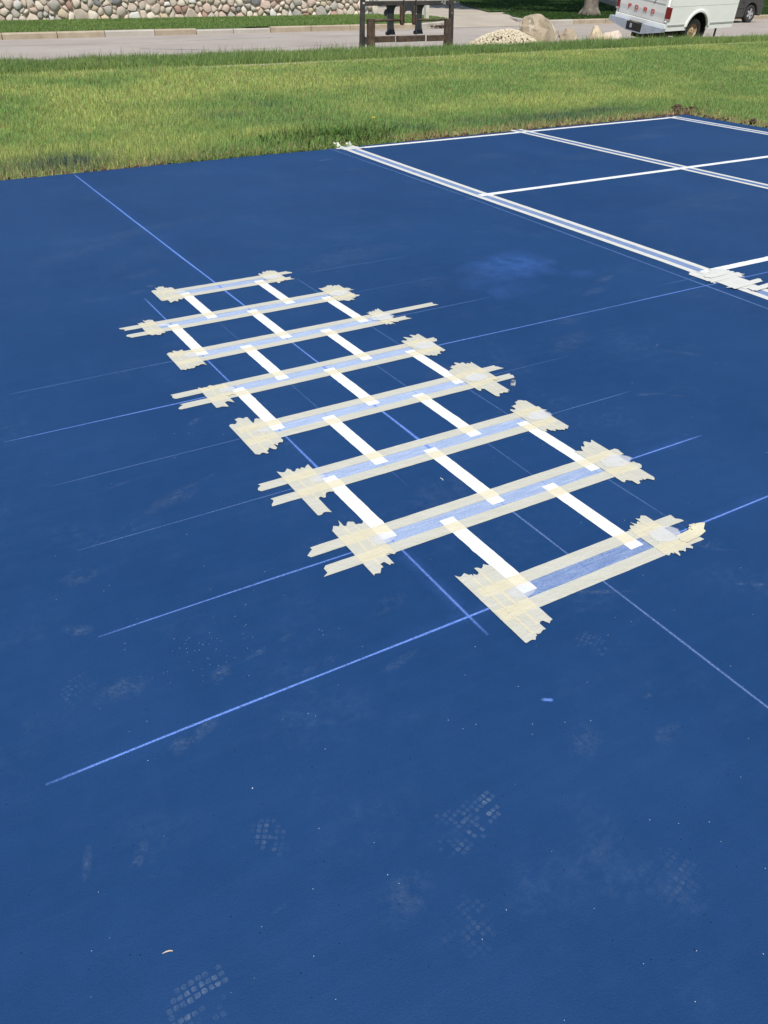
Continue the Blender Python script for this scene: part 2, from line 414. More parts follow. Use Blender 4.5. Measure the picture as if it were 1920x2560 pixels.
# ------------------------------------------------------------------ stone wall: every stone a part
def stone_wall():
    X0, X1, H, Y = 3.4, 19.55, .98, 33.75
    t = empty('stone_wall', ((X0 + X1) / 2, Y, 0.12)); tag(t, 'fieldstone retaining wall of rounded mixed stones across the street', 'wall')
    mb = MB(); mb.box(X0 - t.location.x, X1 - t.location.x, 0.025, 0.55, -0.2, H - 0.04)
    mb.build('mortar_core', M_mortar, t)
    r = random.Random(5); seeds = []
    tries = 0
    while tries < 9000 and len(seeds) < 298:
        tries += 1
        p = (r.uniform(X0, X1), r.uniform(0.02, H), r.choice((r.uniform(.10, .15), r.uniform(.13, .25))))
        if all((p[0]-q[0])**2 * 0.8 + (p[1]-q[1])**2 * 1.5 > ((p[2] + q[2]) * 0.60)**2 for q in seeds): seeds.append(p)
    for i, s in enumerate(seeds):
        poly = [(X0, -0.12), (X1, -0.12), (X1, H), (X0, H)]
        for q in seeds:
            if q is s or abs(q[0]-s[0]) > 1.3: continue
            dx, dy = q[0]-s[0], q[1]-s[1]; d2 = dx*dx+dy*dy
            k = 0.5 + 0.5 * (s[2]**2 - q[2]**2) / d2            # power diagram
            k = min(.8, max(.2, k)); mx, my = s[0]+dx*k, s[1]+dy*k
            out = []
            for j in range(len(poly)):
                a, b = poly[j], poly[(j+1) % len(poly)]
                da = (a[0]-mx)*dx+(a[1]-my)*dy; db = (b[0]-mx)*dx+(b[1]-my)*dy
                if da <= 0: out.append(a)
                if da * db < 0:
                    u = da/(da-db); out.append((a[0]+(b[0]-a[0])*u, a[1]+(b[1]-a[1])*u))
            poly = out
            if len(poly) < 3: break
        if len(poly) < 3: continue
        # limit far corners, round the corners, inset for the joint
        cx = sum(p[0] for p in poly)/len(poly); cy = sum(p[1] for p in poly)/len(poly)
        n = 9; ring = []
        for k in range(n):
            a = 2*PI*(k + r.uniform(-.2, .2))/n; best = 9
            for j in range(len(poly)):
                (ax, ay), (bx, by) = poly[j], poly[(j+1) % len(poly)]
                ex, ey = bx-ax, by-ay; den = math.cos(a)*ey-math.sin(a)*ex
                if abs(den) < 1e-9: continue
                tt = ((ax-cx)*ey-(ay-cy)*ex)/den
                uu = ((ax-cx)*math.sin(a)-(ay-cy)*math.cos(a))/den
                if tt > 0 and -1e-6 <= uu <= 1+1e-6: best = min(best, tt)
            ring.append((a, best))
        mean = sum(q[1] for q in ring)/n
        ring = [(a, min(b * 0.995 - 0.004, mean * 1.35)) for a, b in ring]
        proud = r.uniform(0.04, 0.11); mb = MB()
        v = []
        tx, tz = r.uniform(-.05, .05), r.uniform(-.07, .05)
        for sc, dep in ((0.97, 0.13), (1.0, 0.02), (0.86, -proud*.75), (0.48, -proud)):
            for a, b in ring:
                rr = b*sc*(1 + 0.05*r.uniform(-1, 1))
                dx, dz = rr*math.cos(a), rr*math.sin(a)
                v.append((dx, dep + (0 if dep > 0 else dx*tx*3 + dz*tz*3), dz))
        v.append((0, -proud*1.03, 0))
        f = [(w*n+k, w*n+(k+1) % n, (w+1)*n+(k+1) % n, (w+1)*n+k) for w in range(3) for k in range(n)]
        f += [(3*n+k, 3*n+(k+1) % n, 4*n) for k in range(n)]
        mb.add(v, f)
        w = r.random()
        mi = 0 if w < .28 else 1 if w < .50 else 2 if w < .62 else 3 if w < .67 else 4 if w < .72 else 5 if w < .79 else 6 if w < .92 else 7
        o = mb.build('stone', STONES[mi], t, autosm=48)
        o.location = (cx - t.location.x, 0.02 - 0.06*(H-cy)*0 , cy)
stone_wall()
mb = MB(); mb.prism([(-.07, -.07), (.07, -.07), (.08, .08), (-.08, .08)], 'z', -0.1, 1.05); mb.prism([(-.09, -.09), (.09, -.09), (.09, .09), (-.09, .09)], 'z', 1.05, 1.10)
o = mb.build('marker_post', mat('pale_painted_post', (0.62, 0.58, 0.50), 0.8, noise=.08, scale=6), bevel=.008); o.location = (19.95, 30.75, 0.08)
tag(o, 'pale post standing on the verge by the driveway', 'post')
# walkway step at the yard edge
d = Vector((42, 45.3, 0)) - Vector((35.9, 37.3, 0)); t = empty('walkway', (35.9, 37.3, 0.12), math.atan2(d.y, d.x))
tag(t, 'pale raised concrete walkway in the shaded yard', 'walkway')
for k in range(6):
    mb = MB(); mb.box(k*1.75+.01, k*1.75+1.73, -1.2, 0, 0, 0.24); mb.build('slab', M_kerb2, t, bevel=.01)

# ------------------------------------------------------------------ grass
def fbm(x, y, s, seed=0.0, octv=3):
    out = np.zeros_like(x); amp = 1.0; tot = 0
    for k in range(octv):
        f = s * 2**k
        xi = np.floor(x*f+seed); yi = np.floor(y*f+seed*1.7); fx = x*f+seed-xi; fy = y*f+seed*1.7-yi
        def hsh(a, b): v = np.sin(a*127.1+b*311.7+k*17.3)*43758.5453; return v-np.floor(v)
        ux = fx*fx*(3-2*fx); uy = fy*fy*(3-2*fy)
        out += amp*((hsh(xi, yi)*(1-ux)+hsh(xi+1, yi)*ux)*(1-uy)+(hsh(xi, yi+1)*(1-ux)+hsh(xi+1, yi+1)*ux)*uy); tot += amp; amp *= .5
    return out/tot

def blades(name, x, y, z, h, w, col, label, lean=0.45, wind=(0.12, 0.05), mat_=None):
    n = len(x); az = rng.uniform(0, 2*PI, n); fa = rng.uniform(0, 2*PI, n)
    ln = np.abs(rng.normal(0, lean, n)) * h
    dx, dy = np.cos(az)*ln + wind[0]*h, np.sin(az)*ln + wind[1]*h
    sx, sy = np.cos(fa)*w/2, np.sin(fa)*w/2
    v = np.empty((n, 5, 3), np.float32)
    v[:, 0] = np.c_[x-sx, y-sy, z]; v[:, 1] = np.c_[x+sx, y+sy, z]
    mh = h*0.55
    v[:, 2] = np.c_[x+dx*.35-sx*.8, y+dy*.35-sy*.8, z+mh]; v[:, 3] = np.c_[x+dx*.35+sx*.8, y+dy*.35+sy*.8, z+mh]
    zt = np.sqrt(np.maximum(h*h - np.minimum(dx*dx+dy*dy, .8*h*h), 0.05*h*h))
    v[:, 4] = np.c_[x+dx, y+dy, z+np.maximum(zt, mh*.9)]
    base = (np.arange(n)*5)[:, None]
    tri = (base + np.array([0, 1, 3, 0, 3, 2, 2, 3, 4])).astype(np.int32).reshape(-1)
    me = bpy.data.meshes.new(name)
    me.vertices.add(n*5); me.vertices.foreach_set('co', v.reshape(-1))
    me.loops.add(len(tri)); me.loops.foreach_set('vertex_index', tri)
    nf = n*3; me.polygons.add(nf); me.polygons.foreach_set('loop_start', (np.arange(nf)*3).astype(np.int32))
    me.update(calc_edges=True)
    ca = me.attributes.new('Col', 'FLOAT_COLOR', 'POINT')
    c = np.ones((n, 5, 4), np.float32)
    c[:, :, :3] = np.clip(col, 0.002, 0.9)[:, None, :]
    ca.data.foreach_set('color', c.reshape(-1))
    me.materials.append(mat_ or M_blade)
    o = bpy.data.objects.new(name, me); C.objects.link(o)
    tag(o, label, 'grass', kind='stuff')
    return o

def scatter(x0, x1, y0, y1, dens):
    n = int((x1-x0)*(y1-y0)*dens); return rng.uniform(x0, x1, n), rng.uniform(y0, y1, n)
def pal(n, base, var=0.30):
    c = np.array(base)[None, :]*(1+rng.normal(0, var, (n, 1))); c = c*(1+rng.normal(0, .08, (n, 3))); return c

GR_Y = (0.470, 0.545, 0.175); GR_M = (0.280, 0.415, 0.130); GR_D = (0.175, 0.290, 0.090); STRAW = (0.50, 0.38, 0.20)
def lawn_colors(x, y):
    n = len(x)
    m = fbm(x, y, 0.55, 3.1); m2 = fbm(x, y, 2.2, 11.0)
    k = np.clip((m-.36)*3.4 + (m2-.5)*1.3, 0, 1)[:, None]
    c = pal(n, GR_M)*(1-k) + pal(n, GR_Y)*k
    # bluish overspray of court paint
    for (ox, oy, rx, ry, a) in ((1.65, 8.95, .40, .42, .85), (1.05, 8.9, .45, .35, .35), (2.6, 8.72, .5, .2, .35), (5.85, 9.25, .28, .3, .55), (4.15, 11.3, .40, .35, .30), (5.1, 11.9, .25, .35, .35), (5.0, 10.5, .4, .3, .20),
                            (8.0, 9.15, .9, .35, .55), (9.1, 9.3, .6, .3, .45), (6.9, 9.3, .5, .3, .25), (7.4, 12.9, .6, .6, .12)):
        w = np.exp(-((x-ox)/rx)**2-((y-oy)/ry)**2)*a*1.35*np.clip(.3+1.1*fbm(x, y, 5, 2.0), 0, 1.2); w = (np.clip(w, 0, .9)*(.25+.75*(rng.random(n) < .72)))[:, None]
        c = c*(1-w) + np.array((0.030, 0.080, 0.115))*w
    dead = (rng.random(n) < 0.05)[:, None]
    return np.where(dead, pal(n, STRAW), c)

# near lawn in three bands, thinning with distance
xs, ys = [], []
for (a, b, c_, d_, dn) in ((-1.5, 13.5, 8.56, 10.6, 4200), (-1.0, 17.0, 10.6, 13.4, 2300), (0.0, 25, 13.4, 17.62, 1350), (9.86, 15.0, 4.0, 8.56, 1900)):
    p = scatter(a, b, c_, d_, dn); xs.append(p[0]); ys.append(p[1])
x = np.concatenate(xs); y = np.concatenate(ys)
dist_edge = np.where(x < COURT_X1+.05, y-COURT_Y1, np.where(y < COURT_Y1, x-COURT_X1, np.hypot(x-COURT_X1, y-COURT_Y1)))
thin = np.clip((dist_edge-.10)/.30, 0.0, 1)
thin = np.where(x < 4.6, np.clip((dist_edge-.045)/.12, 0, 1), thin)
hole = np.exp(-((x-10.15)/.28)**2-((y-8.88)/.20)**2)
keep = (rng.random(len(x)) < thin*(1-.97*hole)); x, y, dist_edge = x[keep], y[keep], dist_edge[keep]
h = rng.uniform(.045, .095, len(x))*(0.75+.6*fbm(x, y, .8, 5)) * np.where(x < 6, 1.15, .85)
h *= np.clip(.45+dist_edge*1.6, .45, 1)
wd = rng.uniform(.004, .0075, len(x))*np.clip(y/10, .9, 1.9)
col = lawn_colors(x, y)
st = np.clip(1-(dist_edge-.1)/.32, 0, 1)*np.where(x > 5.2, .85, .25)
isst = (rng.random(len(x)) < st)[:, None]
col = np.where(isst, pal(len(x), STRAW, .3), col)
blades('lawn_grass', x, y, np.full(len(x), -0.02), h, wd, col, 'sunny yellow-green lawn grass bordering the blue court')
# straw stubble along the right part of the court edge
x1, y1 = scatter(5.0, 9.9, 8.60, 8.92, 620); x3, y3 = scatter(.3, 5.0, 8.57, 8.67, 420); x1 = np.r_[x1, x3]; y1 = np.r_[y1, y3]; x2, y2 = scatter(9.88, 10.25, 4.5, 8.8, 520)
x = np.r_[x1, x2]; y = np.r_[y1, y2]
blades('dry_stubble', x, y, np.full(len(x), -.015), rng.uniform(.025, .085, len(x)), rng.uniform(.004, .008, len(x)), pal(len(x), STRAW, .35), 'dry straw stubble along the court edge', lean=.9)
# taller, darker grass of the near verge
x, y = scatter(0.5, 31, 17.72, 20.4, 1700)
k = (y < vedge(x)+.05) & (y > 17.74 + .22*fbm(x, y*0, .9, 4)); x, y = x[k], y[k]
kk = fbm(x, y, .6, 8)[:, None]; col = pal(len(x), GR_D)*(1-kk)+pal(len(x), (0.30, 0.39, .125))*kk
h = rng.uniform(.07, .165, len(x))*(.65+.8*fbm(x, y, 1.1, 2)); tall = rng.random(len(x)) < .05*fbm(x, y, .7, 31)*2; h[tall] *= 1.7
blades('verge_grass', x, y, np.full(len(x), -.016), h, rng.uniform(.007, .013, len(x)), col, 'tall dark green grass strip along the street')
# far lawns
x, y = scatter(2.5, 21.0, 29.25, 33.7, 850)
k = ~((x > 18.4) & (y < 29.25+(x-18.4)*.62)) & ~((x > 19.5) & (y > 33.2)); x, y = x[k], y[k]
kk = fbm(x, y, .7, 21)[:, None]; col = pal(len(x), (0.165, 0.270, .075))*(1-kk)+pal(len(x), (.27, .37, .11))*kk
blades('far_verge_grass', x, y, 0.05+.08*np.clip((y-29.2)/4.4, 0, 1), rng.uniform(.03, .075, len(x)), rng.uniform(.015, .028, len(x)), col, 'trimmed green grass below the stone wall')
x1, y1 = scatter(24.2, 46, 29.3, 34.0, 420); k = (x1 > 24.2+(y1-30.2)*.5); x1, y1 = x1[k], y1[k]
x2, y2 = scatter(26, 62, 34.9, 62, 90); k = (x2 > 26.0+(y2-34.9)*.53+.05) & (x2 < 26+(y2-34.9)*.6+26); x2, y2 = x2[k], y2[k]
x = np.r_[x1, x2]; y = np.r_[y1, y2]
z = np.where(y < 34.5, .06+.045*(y-29.3)/4.7, .125)
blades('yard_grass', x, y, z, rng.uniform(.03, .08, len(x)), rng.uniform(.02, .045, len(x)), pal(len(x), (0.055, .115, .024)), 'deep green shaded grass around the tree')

# weedy tuft and a yellow dandelion near the court edge
n = 2600; ang = rng.uniform(0, 2*PI, n); rr = np.abs(rng.normal(0, .5, n))
x = 4.75+rr*np.cos(ang)*1.25; y = 9.12+rr*np.sin(ang)*.55; k = (y > COURT_Y1+.03) & (y < 10.2); x, y = x[k], y[k]
blades('weed_tuft', x, y, np.full(len(x), -.02), rng.uniform(.05, .16, len(x)), rng.uniform(.009, .024, len(x)), pal(len(x), (0.15, .25, .065), .35), 'dark leafy weeds sprawling at the court edge', lean=.8)
n = 2200; x = rng.uniform(2.6, 5.3, n); y = COURT_Y1+np.abs(rng.normal(.02, .09, n))+.02
blades('edge_weeds', x, y, np.full(len(x), -.02), rng.uniform(.02, .06, n), rng.uniform(.010, .022, n), pal(n, (0.22, .30, .09), .3), 'low pale clover leaves along the court edge', lean=1.0)
t = empty('dandelion', (5.50, 9.62, -.02)); tag(t, 'single yellow dandelion flower in the lawn grass', 'flower')
mb = MB(); mb.tube([(0, 0, 0), (.01, 0, .06), (.012, 0.004, .125)], .003, 6); mb.build('stem', mat('flower_stem', (.12, .2, .05), .6), t)
mb = MB()
for k in range(26):
    a = k*2.4; r1 = .008+.0009*k; tip = (.012+r1*1.15*math.cos(a), .004+r1*1.15*math.sin(a), .132-.0005*k)
    mb.add([(.012, .004, .124), (.012+r1*.6*math.cos(a+.35), .004+r1*.6*math.sin(a+.35), .131), tip, (.012+r1*.6*math.cos(a-.35), .004+r1*.6*math.sin(a-.35), .131)], [(0, 1, 2, 3)])
mb.build('flower_head', mat('yellow_petal', (.72, .47, .02), .6), t)

# bare soil along the court edge, clods
def soil_strip():
    mb = MB(); N = 240
    def row(fx):
        return [fx(i/N) for i in range(N+1)]
    v, f = [], []
    path = [(-1.5+i*(COURT_X1+.12+1.5)/150, COURT_Y1+.0, 0, 1) for i in range(151)] + [(COURT_X1-.0, 8.6-i*.06, 1, 0) for i in range(100)]
    for i, (px, py, nx, ny) in enumerate(path):
        w = (.11+.05*mnoise.noise((px*2.1, 5, 1)) if px < 4.6 else .15+.10*mnoise.noise((px*2.1, py*2.1, 1)))
        if nx == 0 and px > 9.5: w = .3
        for k in range(5):
            q = k/4; z = -.016+(.012*q*(1-q)*4*(0.5+mnoise.noise((px*8, py*8, k*.7))))
            v.append((px+nx*w*q-nx*.03, py+ny*w*q-ny*.03, z))
    for i in range(len(path)-1):
        for k in range(4): f.append((i*5+k, i*5+k+1, (i+1)*5+k+1, (i+1)*5+k))
    mb.add(v, f); o = mb.build('soil_strip', M_soil, smooth=True); tag(o, 'dark bare soil along the court edge', kind='structure')
soil_strip()
def rock_mesh(mb, c, r, seed, squash=(1, 1, .7), rings=5, seg=8, amp=.25):
    v = []; rd = random.Random(seed)
    for i in range(rings+1):
        ph = PI*i/rings
        for k in range(seg):
            th = 2*PI*k/seg
            d = Vector((math.sin(ph)*math.cos(th), math.sin(ph)*math.sin(th), math.cos(ph)))
            q = 1+amp*mnoise.noise(d*1.6+Vector((seed*3.1, 0, 0)))+amp*.5*mnoise.noise(d*4+Vector((0, seed*2.3, 0)))
            v.append((c[0]+d.x*r*q*squash[0], c[1]+d.y*r*q*squash[1], c[2]+d.z*r*q*squash[2]))
    f = []
    for i in range(rings):
        for k in range(seg): f.append((i*seg+k, i*seg+(k+1) % seg, (i+1)*seg+(k+1) % seg, (i+1)*seg+k))
    mb.add(v, f)
mb = MB(); rd = random.Random(3)
for i in range(520):
    if i < 300: px, py = rd.uniform(.4, 9.9), COURT_Y1+abs(rd.gauss(.05, .09))+.02
    elif i < 420: px, py = COURT_X1+abs(rd.gauss(.06, .1))+.03, rd.uniform(5.2, 8.6)
    else: px, py = rd.gauss(10.12, .16), rd.gauss(8.86, .12)
    if px < COURT_X1+.03 and py < COURT_Y1+.03: continue
    rock_mesh(mb, (px, py, -.008), rd.uniform(.006, .024)*(1.5 if i >= 420 else 1), i, rings=3, seg=5, amp=.5)
o = mb.build('soil_crumbs', M_clod); tag(o, 'crumbs of dark soil along the court edge', 'soil', kind='stuff')
for i, (px, py, r_, lab) in enumerate(((10.10, 8.98, .060, 'largest dark soil clod at the far court corner'), (10.30, 8.86, .040, 'smaller dark soil clod right of the largest at court corner'), (9.93, 8.83, .035, 'small soil clod nearest the far court corner'), (10.02, 7.62, .045, 'dark soil clod beside the right court edge'))):
    mb = MB(); rock_mesh(mb, (0, 0, 0), r_, 40+i, (1.5, .9, .55), 8, 10, .9); o = mb.build('soil_clod', M_clod, smooth=False); o.location = (px, py, r_*.35); tag(o, lab, 'soil clod', 'soil clods by the court')

# ------------------------------------------------------------------ markings on the court (children of the court)
def attr_mesh(name, v, f, a, m, parent=COURT):
    me = bpy.data.meshes.new(name); me.from_pydata(v, [], f); me.materials.append(m)
    at = me.attributes.new('a', 'FLOAT', 'POINT'); at.data.foreach_set('value', np.array(a, np.float32))
    o = bpy.data.objects.new(name, me); C.objects.link(o); o.parent = parent; return o

def chalk_line(p, q, w, m, z=0.0009, sag=0.0, strength=1.0, fade=0.12, fuzz=0.85, gaps=0.0, seed=0):
    p = Vector(p); q = Vector(q); L_ = (q-p).length; n = max(8, int(L_/.05)); d = (q-p)/L_; nr = Vector((-d.y, d.x))
    v, a, f = [], [], []
    for i in range(n+1):
        t = i/n; c = p+d*L_*t+nr*(sag*math.sin(PI*t)+.004*mnoise.noise((t*L_*1.3, seed*5.1, 0)))
        e = min(1, t*L_/fade, (1-t)*L_/fade)
        s = strength*(.25+.75*e)*(1-gaps*max(0, min(1, .5+2.2*mnoise.noise((t*L_*.9, seed*3.7, 4)))))
        ww = w*(.8+.5*mnoise.noise((t*L_*2, seed*1.3, 8)))
        for off, al in ((-fuzz*ww, 0), (-.22*ww, s), (.22*ww, s), (fuzz*ww, 0)):
            v.append((c.x+nr.x*off, c.y+nr.y*off, z)); a.append(al)
    for i in range(n):
        for k in range(3): f.append((i*4+k, i*4+k+1, (i+1)*4+k+1, (i+1)*4+k))
    return attr_mesh('chalk_line', v, f, a, m)

for k, (x0, x1, y0, y1, w, mm, st_, gp) in enumerate((
    (-0.04, 2.60, 1.484, 1.480, .0075, M_chalk, 1.0, 0), (0.196, 2.681, 1.939, 1.936, .0070, M_chalk, .9, .15), (0.246, 2.738, 2.398, 2.401, .0048, M_chalk_dim, .75, .3),
    (0.256, 2.764, 2.857, 2.862, .0052, M_chalk_dim, .55, .35), (0.167, 5.6, 3.305, 3.288, .0075, M_chalk, .9, .2), (0.264, 2.962, 3.767, 3.770, .0055, M_chalk_dim, .7, .4),
    (1.5, 2.990, 4.235, 4.245, .005, M_chalk_dim, .6, .5), (2.197, 2.974, 4.726, 4.725, .005, M_chalk_dim, .6, .5))):
    chalk_line((x0, y0), (x1, y1), w, mm, strength=st_, gaps=gp, seed=k)
for k, (x0, y0, x1, y1, w, mm, st_, gp) in enumerate((
    (1.176, 4.749, 1.176, 1.385, .0090, M_chalk, .95, .25), (1.630, 8.482, 1.638, 2.3, .0115, M_chalk, 1.0, .1), (1.638, 2.3, 1.642, 0.60, .0065, M_chalk_dim, .8, .3),
    (2.110, 4.669, 2.094, 1.560, .0055, M_chalk_dim, .75, .3), (1.868, 3.4, 1.862, 1.50, .0055, M_chalk_dim, .7, .3), (1.410, 4.2, 1.409, 2.2, .0045, M_chalk_dim, .5, .4),
    (4.345, 8.63, 4.337, 6.0, 0.016, M_chalk_dim, .75, .2), (4.337, 6.0, 4.220, 2.6, 0.012, M_chalk_dim, .8, .2),
    (4.20, 5.88, 4.40, 5.87, .012, M_chalk_dim, .5, .3), (3.98, 3.44, 4.40, 3.43, .008, M_chalk_dim, .5, .4), (2.095, 1.60, 2.098, 1.49, .004, M_chalk_dim, .7, 0))):
    chalk_line((x0, y0), (x1, y1), w, mm, z=.0013, strength=st_, gaps=gp, seed=20+k)
# soft blue haze of chalk dust along the strongest lines
chalk_line((-0.0, 1.487), (2.58, 1.487), .03, M_cloud, z=.0005, strength=.45, gaps=.7, seed=61, fuzz=1.6)
chalk_line((1.633, 8.40), (1.636, 4.8), .05, M_cloud, z=.0005, strength=.55, gaps=.6, seed=62, fuzz=1.6)
chalk_line((1.172, 1.95), (1.172, 1.42), .03, M_cloud, z=.0005, strength=.6, gaps=.4, seed=63, fuzz=1.6)
chalk_line((1.9, 1.944), (2.66, 1.944), .03, M_cloud, z=.0005, strength=.45, gaps=.6, seed=64, fuzz=1.6)

def smudge(x, y, rx, ry, rot, m, st_=1.0, z=.0006, name='dust_smudge', seed=0):
    n = 22; v = [(x, y, z)]; a = [st_]; f = []
    for ring, al in ((.45, .75*st_), (.75, .35*st_), (1.0, 0)):
        for k in range(n):
            t = 2*PI*k/n; q = ring*(1+.28*mnoise.noise((math.cos(t)*1.4+seed, math.sin(t)*1.4, seed*2.1)))
            dx, dy = rx*q*math.cos(t), ry*q*math.sin(t)
            v.append((x+dx*math.cos(rot)-dy*math.sin(rot), y+dx*math.sin(rot)+dy*math.cos(rot), z)); a.append(al)
    for k in range(n): f.append((0, 1+k, 1+(k+1) % n))
    for r_ in range(2):
        for k in range(n): f.append((1+r_*n+k, 1+(r_+1)*n+k, 1+(r_+1)*n+(k+1) % n, 1+r_*n+(k+1) % n))
    return attr_mesh(name, v, f, a, m)
smudge(3.45, 4.22, .40, .30, .3, M_cloud, 1.5, .0007, 'chalk_smudge', 1)
for k in range(9): smudge(3.45+random.gauss(0, .22), 4.12+random.gauss(0, .13), random.uniform(.08, .20), random.uniform(.05, .14), random.uniform(0, 3), M_cloud, random.uniform(.4, .8), .0004+.00002*k, 'chalk_smudge', 200+k)
smudge(3.2, 3.85, .28, .20, .2, M_cloud, .5, .0004, 'chalk_smudge', 2)
for k in range(3): smudge(1.155+.006*k, 1.105-.004*k, .012-.002*k, .007, -.6, M_chalk, .8, .0005+.0001*k, 'chalk_smudge', 300+k)
for i, (sx, sy, rx, ry, ro, st_) in enumerate((
    (0.095, 1.19, .045, .016, .9, 1.0), (-.005, 1.23, .05, .013, 1.3, .6), (2.04, 1.16, .055, .010, -.55, .9), (1.62, 1.36, .10, .012, -.5, .8), (2.10, 1.34, .06, .008, -.6, .5),
    (1.35, 1.10, .030, .014, .3, .5), (0.30, 1.45, .10, .03, .3, .7), (.45, 1.62, .05, .03, .7, .7), (.20, 1.70, .09, .05, .2, .55), (.62, 1.66, .10, .015, .2, .6),
    (.70, 1.52, .06, .02, .1, .5), (.15, 2.0, .06, .03, -.5, .6), (.22, 2.25, .07, .05, .3, .6), (.62, 2.55, .15, .06, .4, .45), (.5, 2.75, .09, .012, .2, .5), (.75, 2.62, .10, .010, .35, .5),
    (.9, 3.1, .05, .02, .6, .5), (1.28, 4.95, .05, .03, .2, .7), (1.18, 4.88, .06, .03, .2, .6), (1.3, 5.2, .18, .10, .2, .3), (1.5, 6.2, .5, .12, .3, .35), (1.1, 5.9, .4, .15, .3, .3), (4.0, 8.0, .12, .05, .2, .8),
    (4.05, 7.45, .1, .06, 0, .5), (2.6, 4.9, .5, .2, .3, .3), (3.8, 3.7, .10, .05, .3, .7), (3.6, 3.55, .15, .05, .2, .4), (2.9, 3.0, .2, .1, .4, .35), (3.1, 3.25, .12, .06, .2, .4), (3.3, 2.6, .10, .03, -.8, .5),
    (2.75, 2.35, .12, .02, -.4, .6), (2.9, 2.25, .10, .008, -.6, .5), (2.1, 3.0, .13, .10, .2, .4), (1.5, 2.1, .15, .1, .4, .25), (1.0, 1.65, .08, .04, .3, .35), (.9, 1.42, .07, .02, .2, .45),
    (1.15, .95, .07, .05, .5, .45), (1.35, .86, .06, .03, .1, .4), (.95, .70, .13, .07, .4, .16), (1.05, .52, .10, .06, .3, .14), (.55, .82, .10, .06, .2, .35), (1.4, .98, .02, .012, 0, .6), (.3, .92, .03, .01, .4, .5),
    (5.6, 7.4, .3, .2, .2, .35), (6.6, 6.9, .6, .2, .1, .3), (6.0, 4.9, .8, .25, .2, .25), (7.9, 7.5, .7, .2, .1, .3), (8.7, 7.9, .5, .15, .1, .35), (5.5, 6.5, .06, .015, 1.1, .8), (7.5, 6.9, .09, .02, .2, .7))):
    smudge(sx, sy, rx, ry, ro, M_dust, st_, .0004+.00002*i, 'dust_smudge', i+5)

def shoe_print(x, y, heading, st_, seed, rx=.050, ry=.075):
    """cross-hatched tread blocks of a dusty sole, a thin film of dust on the paint"""
    r = random.Random(seed); v, f, a = [], [], []
    c, s = math.cos(heading), math.sin(heading); pit = .0140
    for i in range(-12, 13):
        for j in range(-12, 13):
            if j % 4 == 0 and r.random() < .75: continue               # wider groove between block rows
            lx = (i*pit-j*pit)*.70+.0012*math.sin(j*1.7); ly = (i*pit+j*pit)*.70+.0012*math.sin(i*1.3)
            e = (lx/rx)**2+(ly/ry)**2
            if e > 1.1 or r.random() < .10: continue
            al = (1-.55*e)*max(0, min(1, .60+1.5*mnoise.noise((lx*17+seed*3, ly*17, seed))))*(.6+.5*r.random())
            if al < .08: continue
            h_ = pit*.46; q = []; b = len(v); tilt = r.uniform(-.18, .18)
            for k in range(8):
                t = PI/4*k+PI/4+tilt; rad = h_*(1.02 if k % 2 == 0 else .88)*r.uniform(.82, 1.12)
                px, py = lx+rad*math.cos(t+PI/4), ly+rad*math.sin(t+PI/4)
                q.append((x+px*c-py*s, y+px*s+py*c, .0007))
            v += q; a += [st_*al*r.uniform(.7, 1) for _ in range(8)]; f.append(tuple(range(b, b+8)))
    attr_mesh('shoe_print', v, f, a, M_print)
for q in ((.800, .905, -.55, 1.25, 1, .046, .062), (.735, .915, -.5, .55, 12, .05, .03), (.70, .87, -.5, .45, 13, .04, .03), (.105, .835, -.75, 1.0, 2, .050, .066), (.36, 1.09, 0.2, .55, 3, .035, .05),
          (1.41, 1.21, -.3, .40, 4, .04, .05), (2.10, 1.40, -.4, .45, 5, .045, .06), (.10, 1.76, -.5, .35, 6, .04, .06), (.62, .70, -.6, .30, 9, .05, .07), (1.06, .58, -.5, .30, 10, .06, .06)):
    shoe_print(*q)

# painted white stripes
RECT_WHITE = []
def stripe(x0, x1, y0, y1, z=.0018, m=None, name='painted_stripe', rough=.0012, rec=True):
    """flat paint stripe with a slightly bled edge"""
    long_y = (y1-y0) > (x1-x0); L_ = (y1-y0) if long_y else (x1-x0); n = max(6, int(L_/.02)); mb = MB(); v = []
    sd = random.random()*50
    for i in range(n+1):
        t = i/n
        e0 = rough*(mnoise.noise((t*L_*40, sd, 0))+.7*mnoise.noise((t*L_*130, sd, 3))); e1 = rough*(mnoise.noise((t*L_*40, sd, 9))+.7*mnoise.noise((t*L_*130, sd, 13)))
        if random.random() < .05: e0 -= rough*random.uniform(.5, 2.2)
        if random.random() < .05: e1 += rough*random.uniform(.5, 2.2)
        if long_y: v += [(x0+e0, y0+L_*t, z), (x1+e1, y0+L_*t, z)]
        else: v += [(x0+L_*t, y0+e0, z), (x0+L_*t, y1+e1, z)]
    mb.add(v, [(i*2, i*2+1, i*2+3, i*2+2) for i in range(n)])
    o = mb.build(name, m or M_white, COURT)
    if rec: RECT_WHITE.append((x0, x1, y0, y1))
    return o
ROWS = [1.489, 1.947, 2.405, 2.865, 3.317, 3.779, 4.252, 4.728]
CA, CB = [1.409, 1.866], [1.178, 1.642, 2.108]
for r_ in range(7):
    for j, cx in enumerate(CA if r_ % 2 == 0 else CB):
        if r_ == 6 and j == 1: cx = 1.882
        if r_ in (1,) and j == 1: cx = 1.632
        dx = random.uniform(-.002, .002)
        stripe(cx-.0285+dx, cx+.0285+dx, ROWS[r_]-.006+random.uniform(-.006, .006), ROWS[r_+1]+random.uniform(-.008, .006))

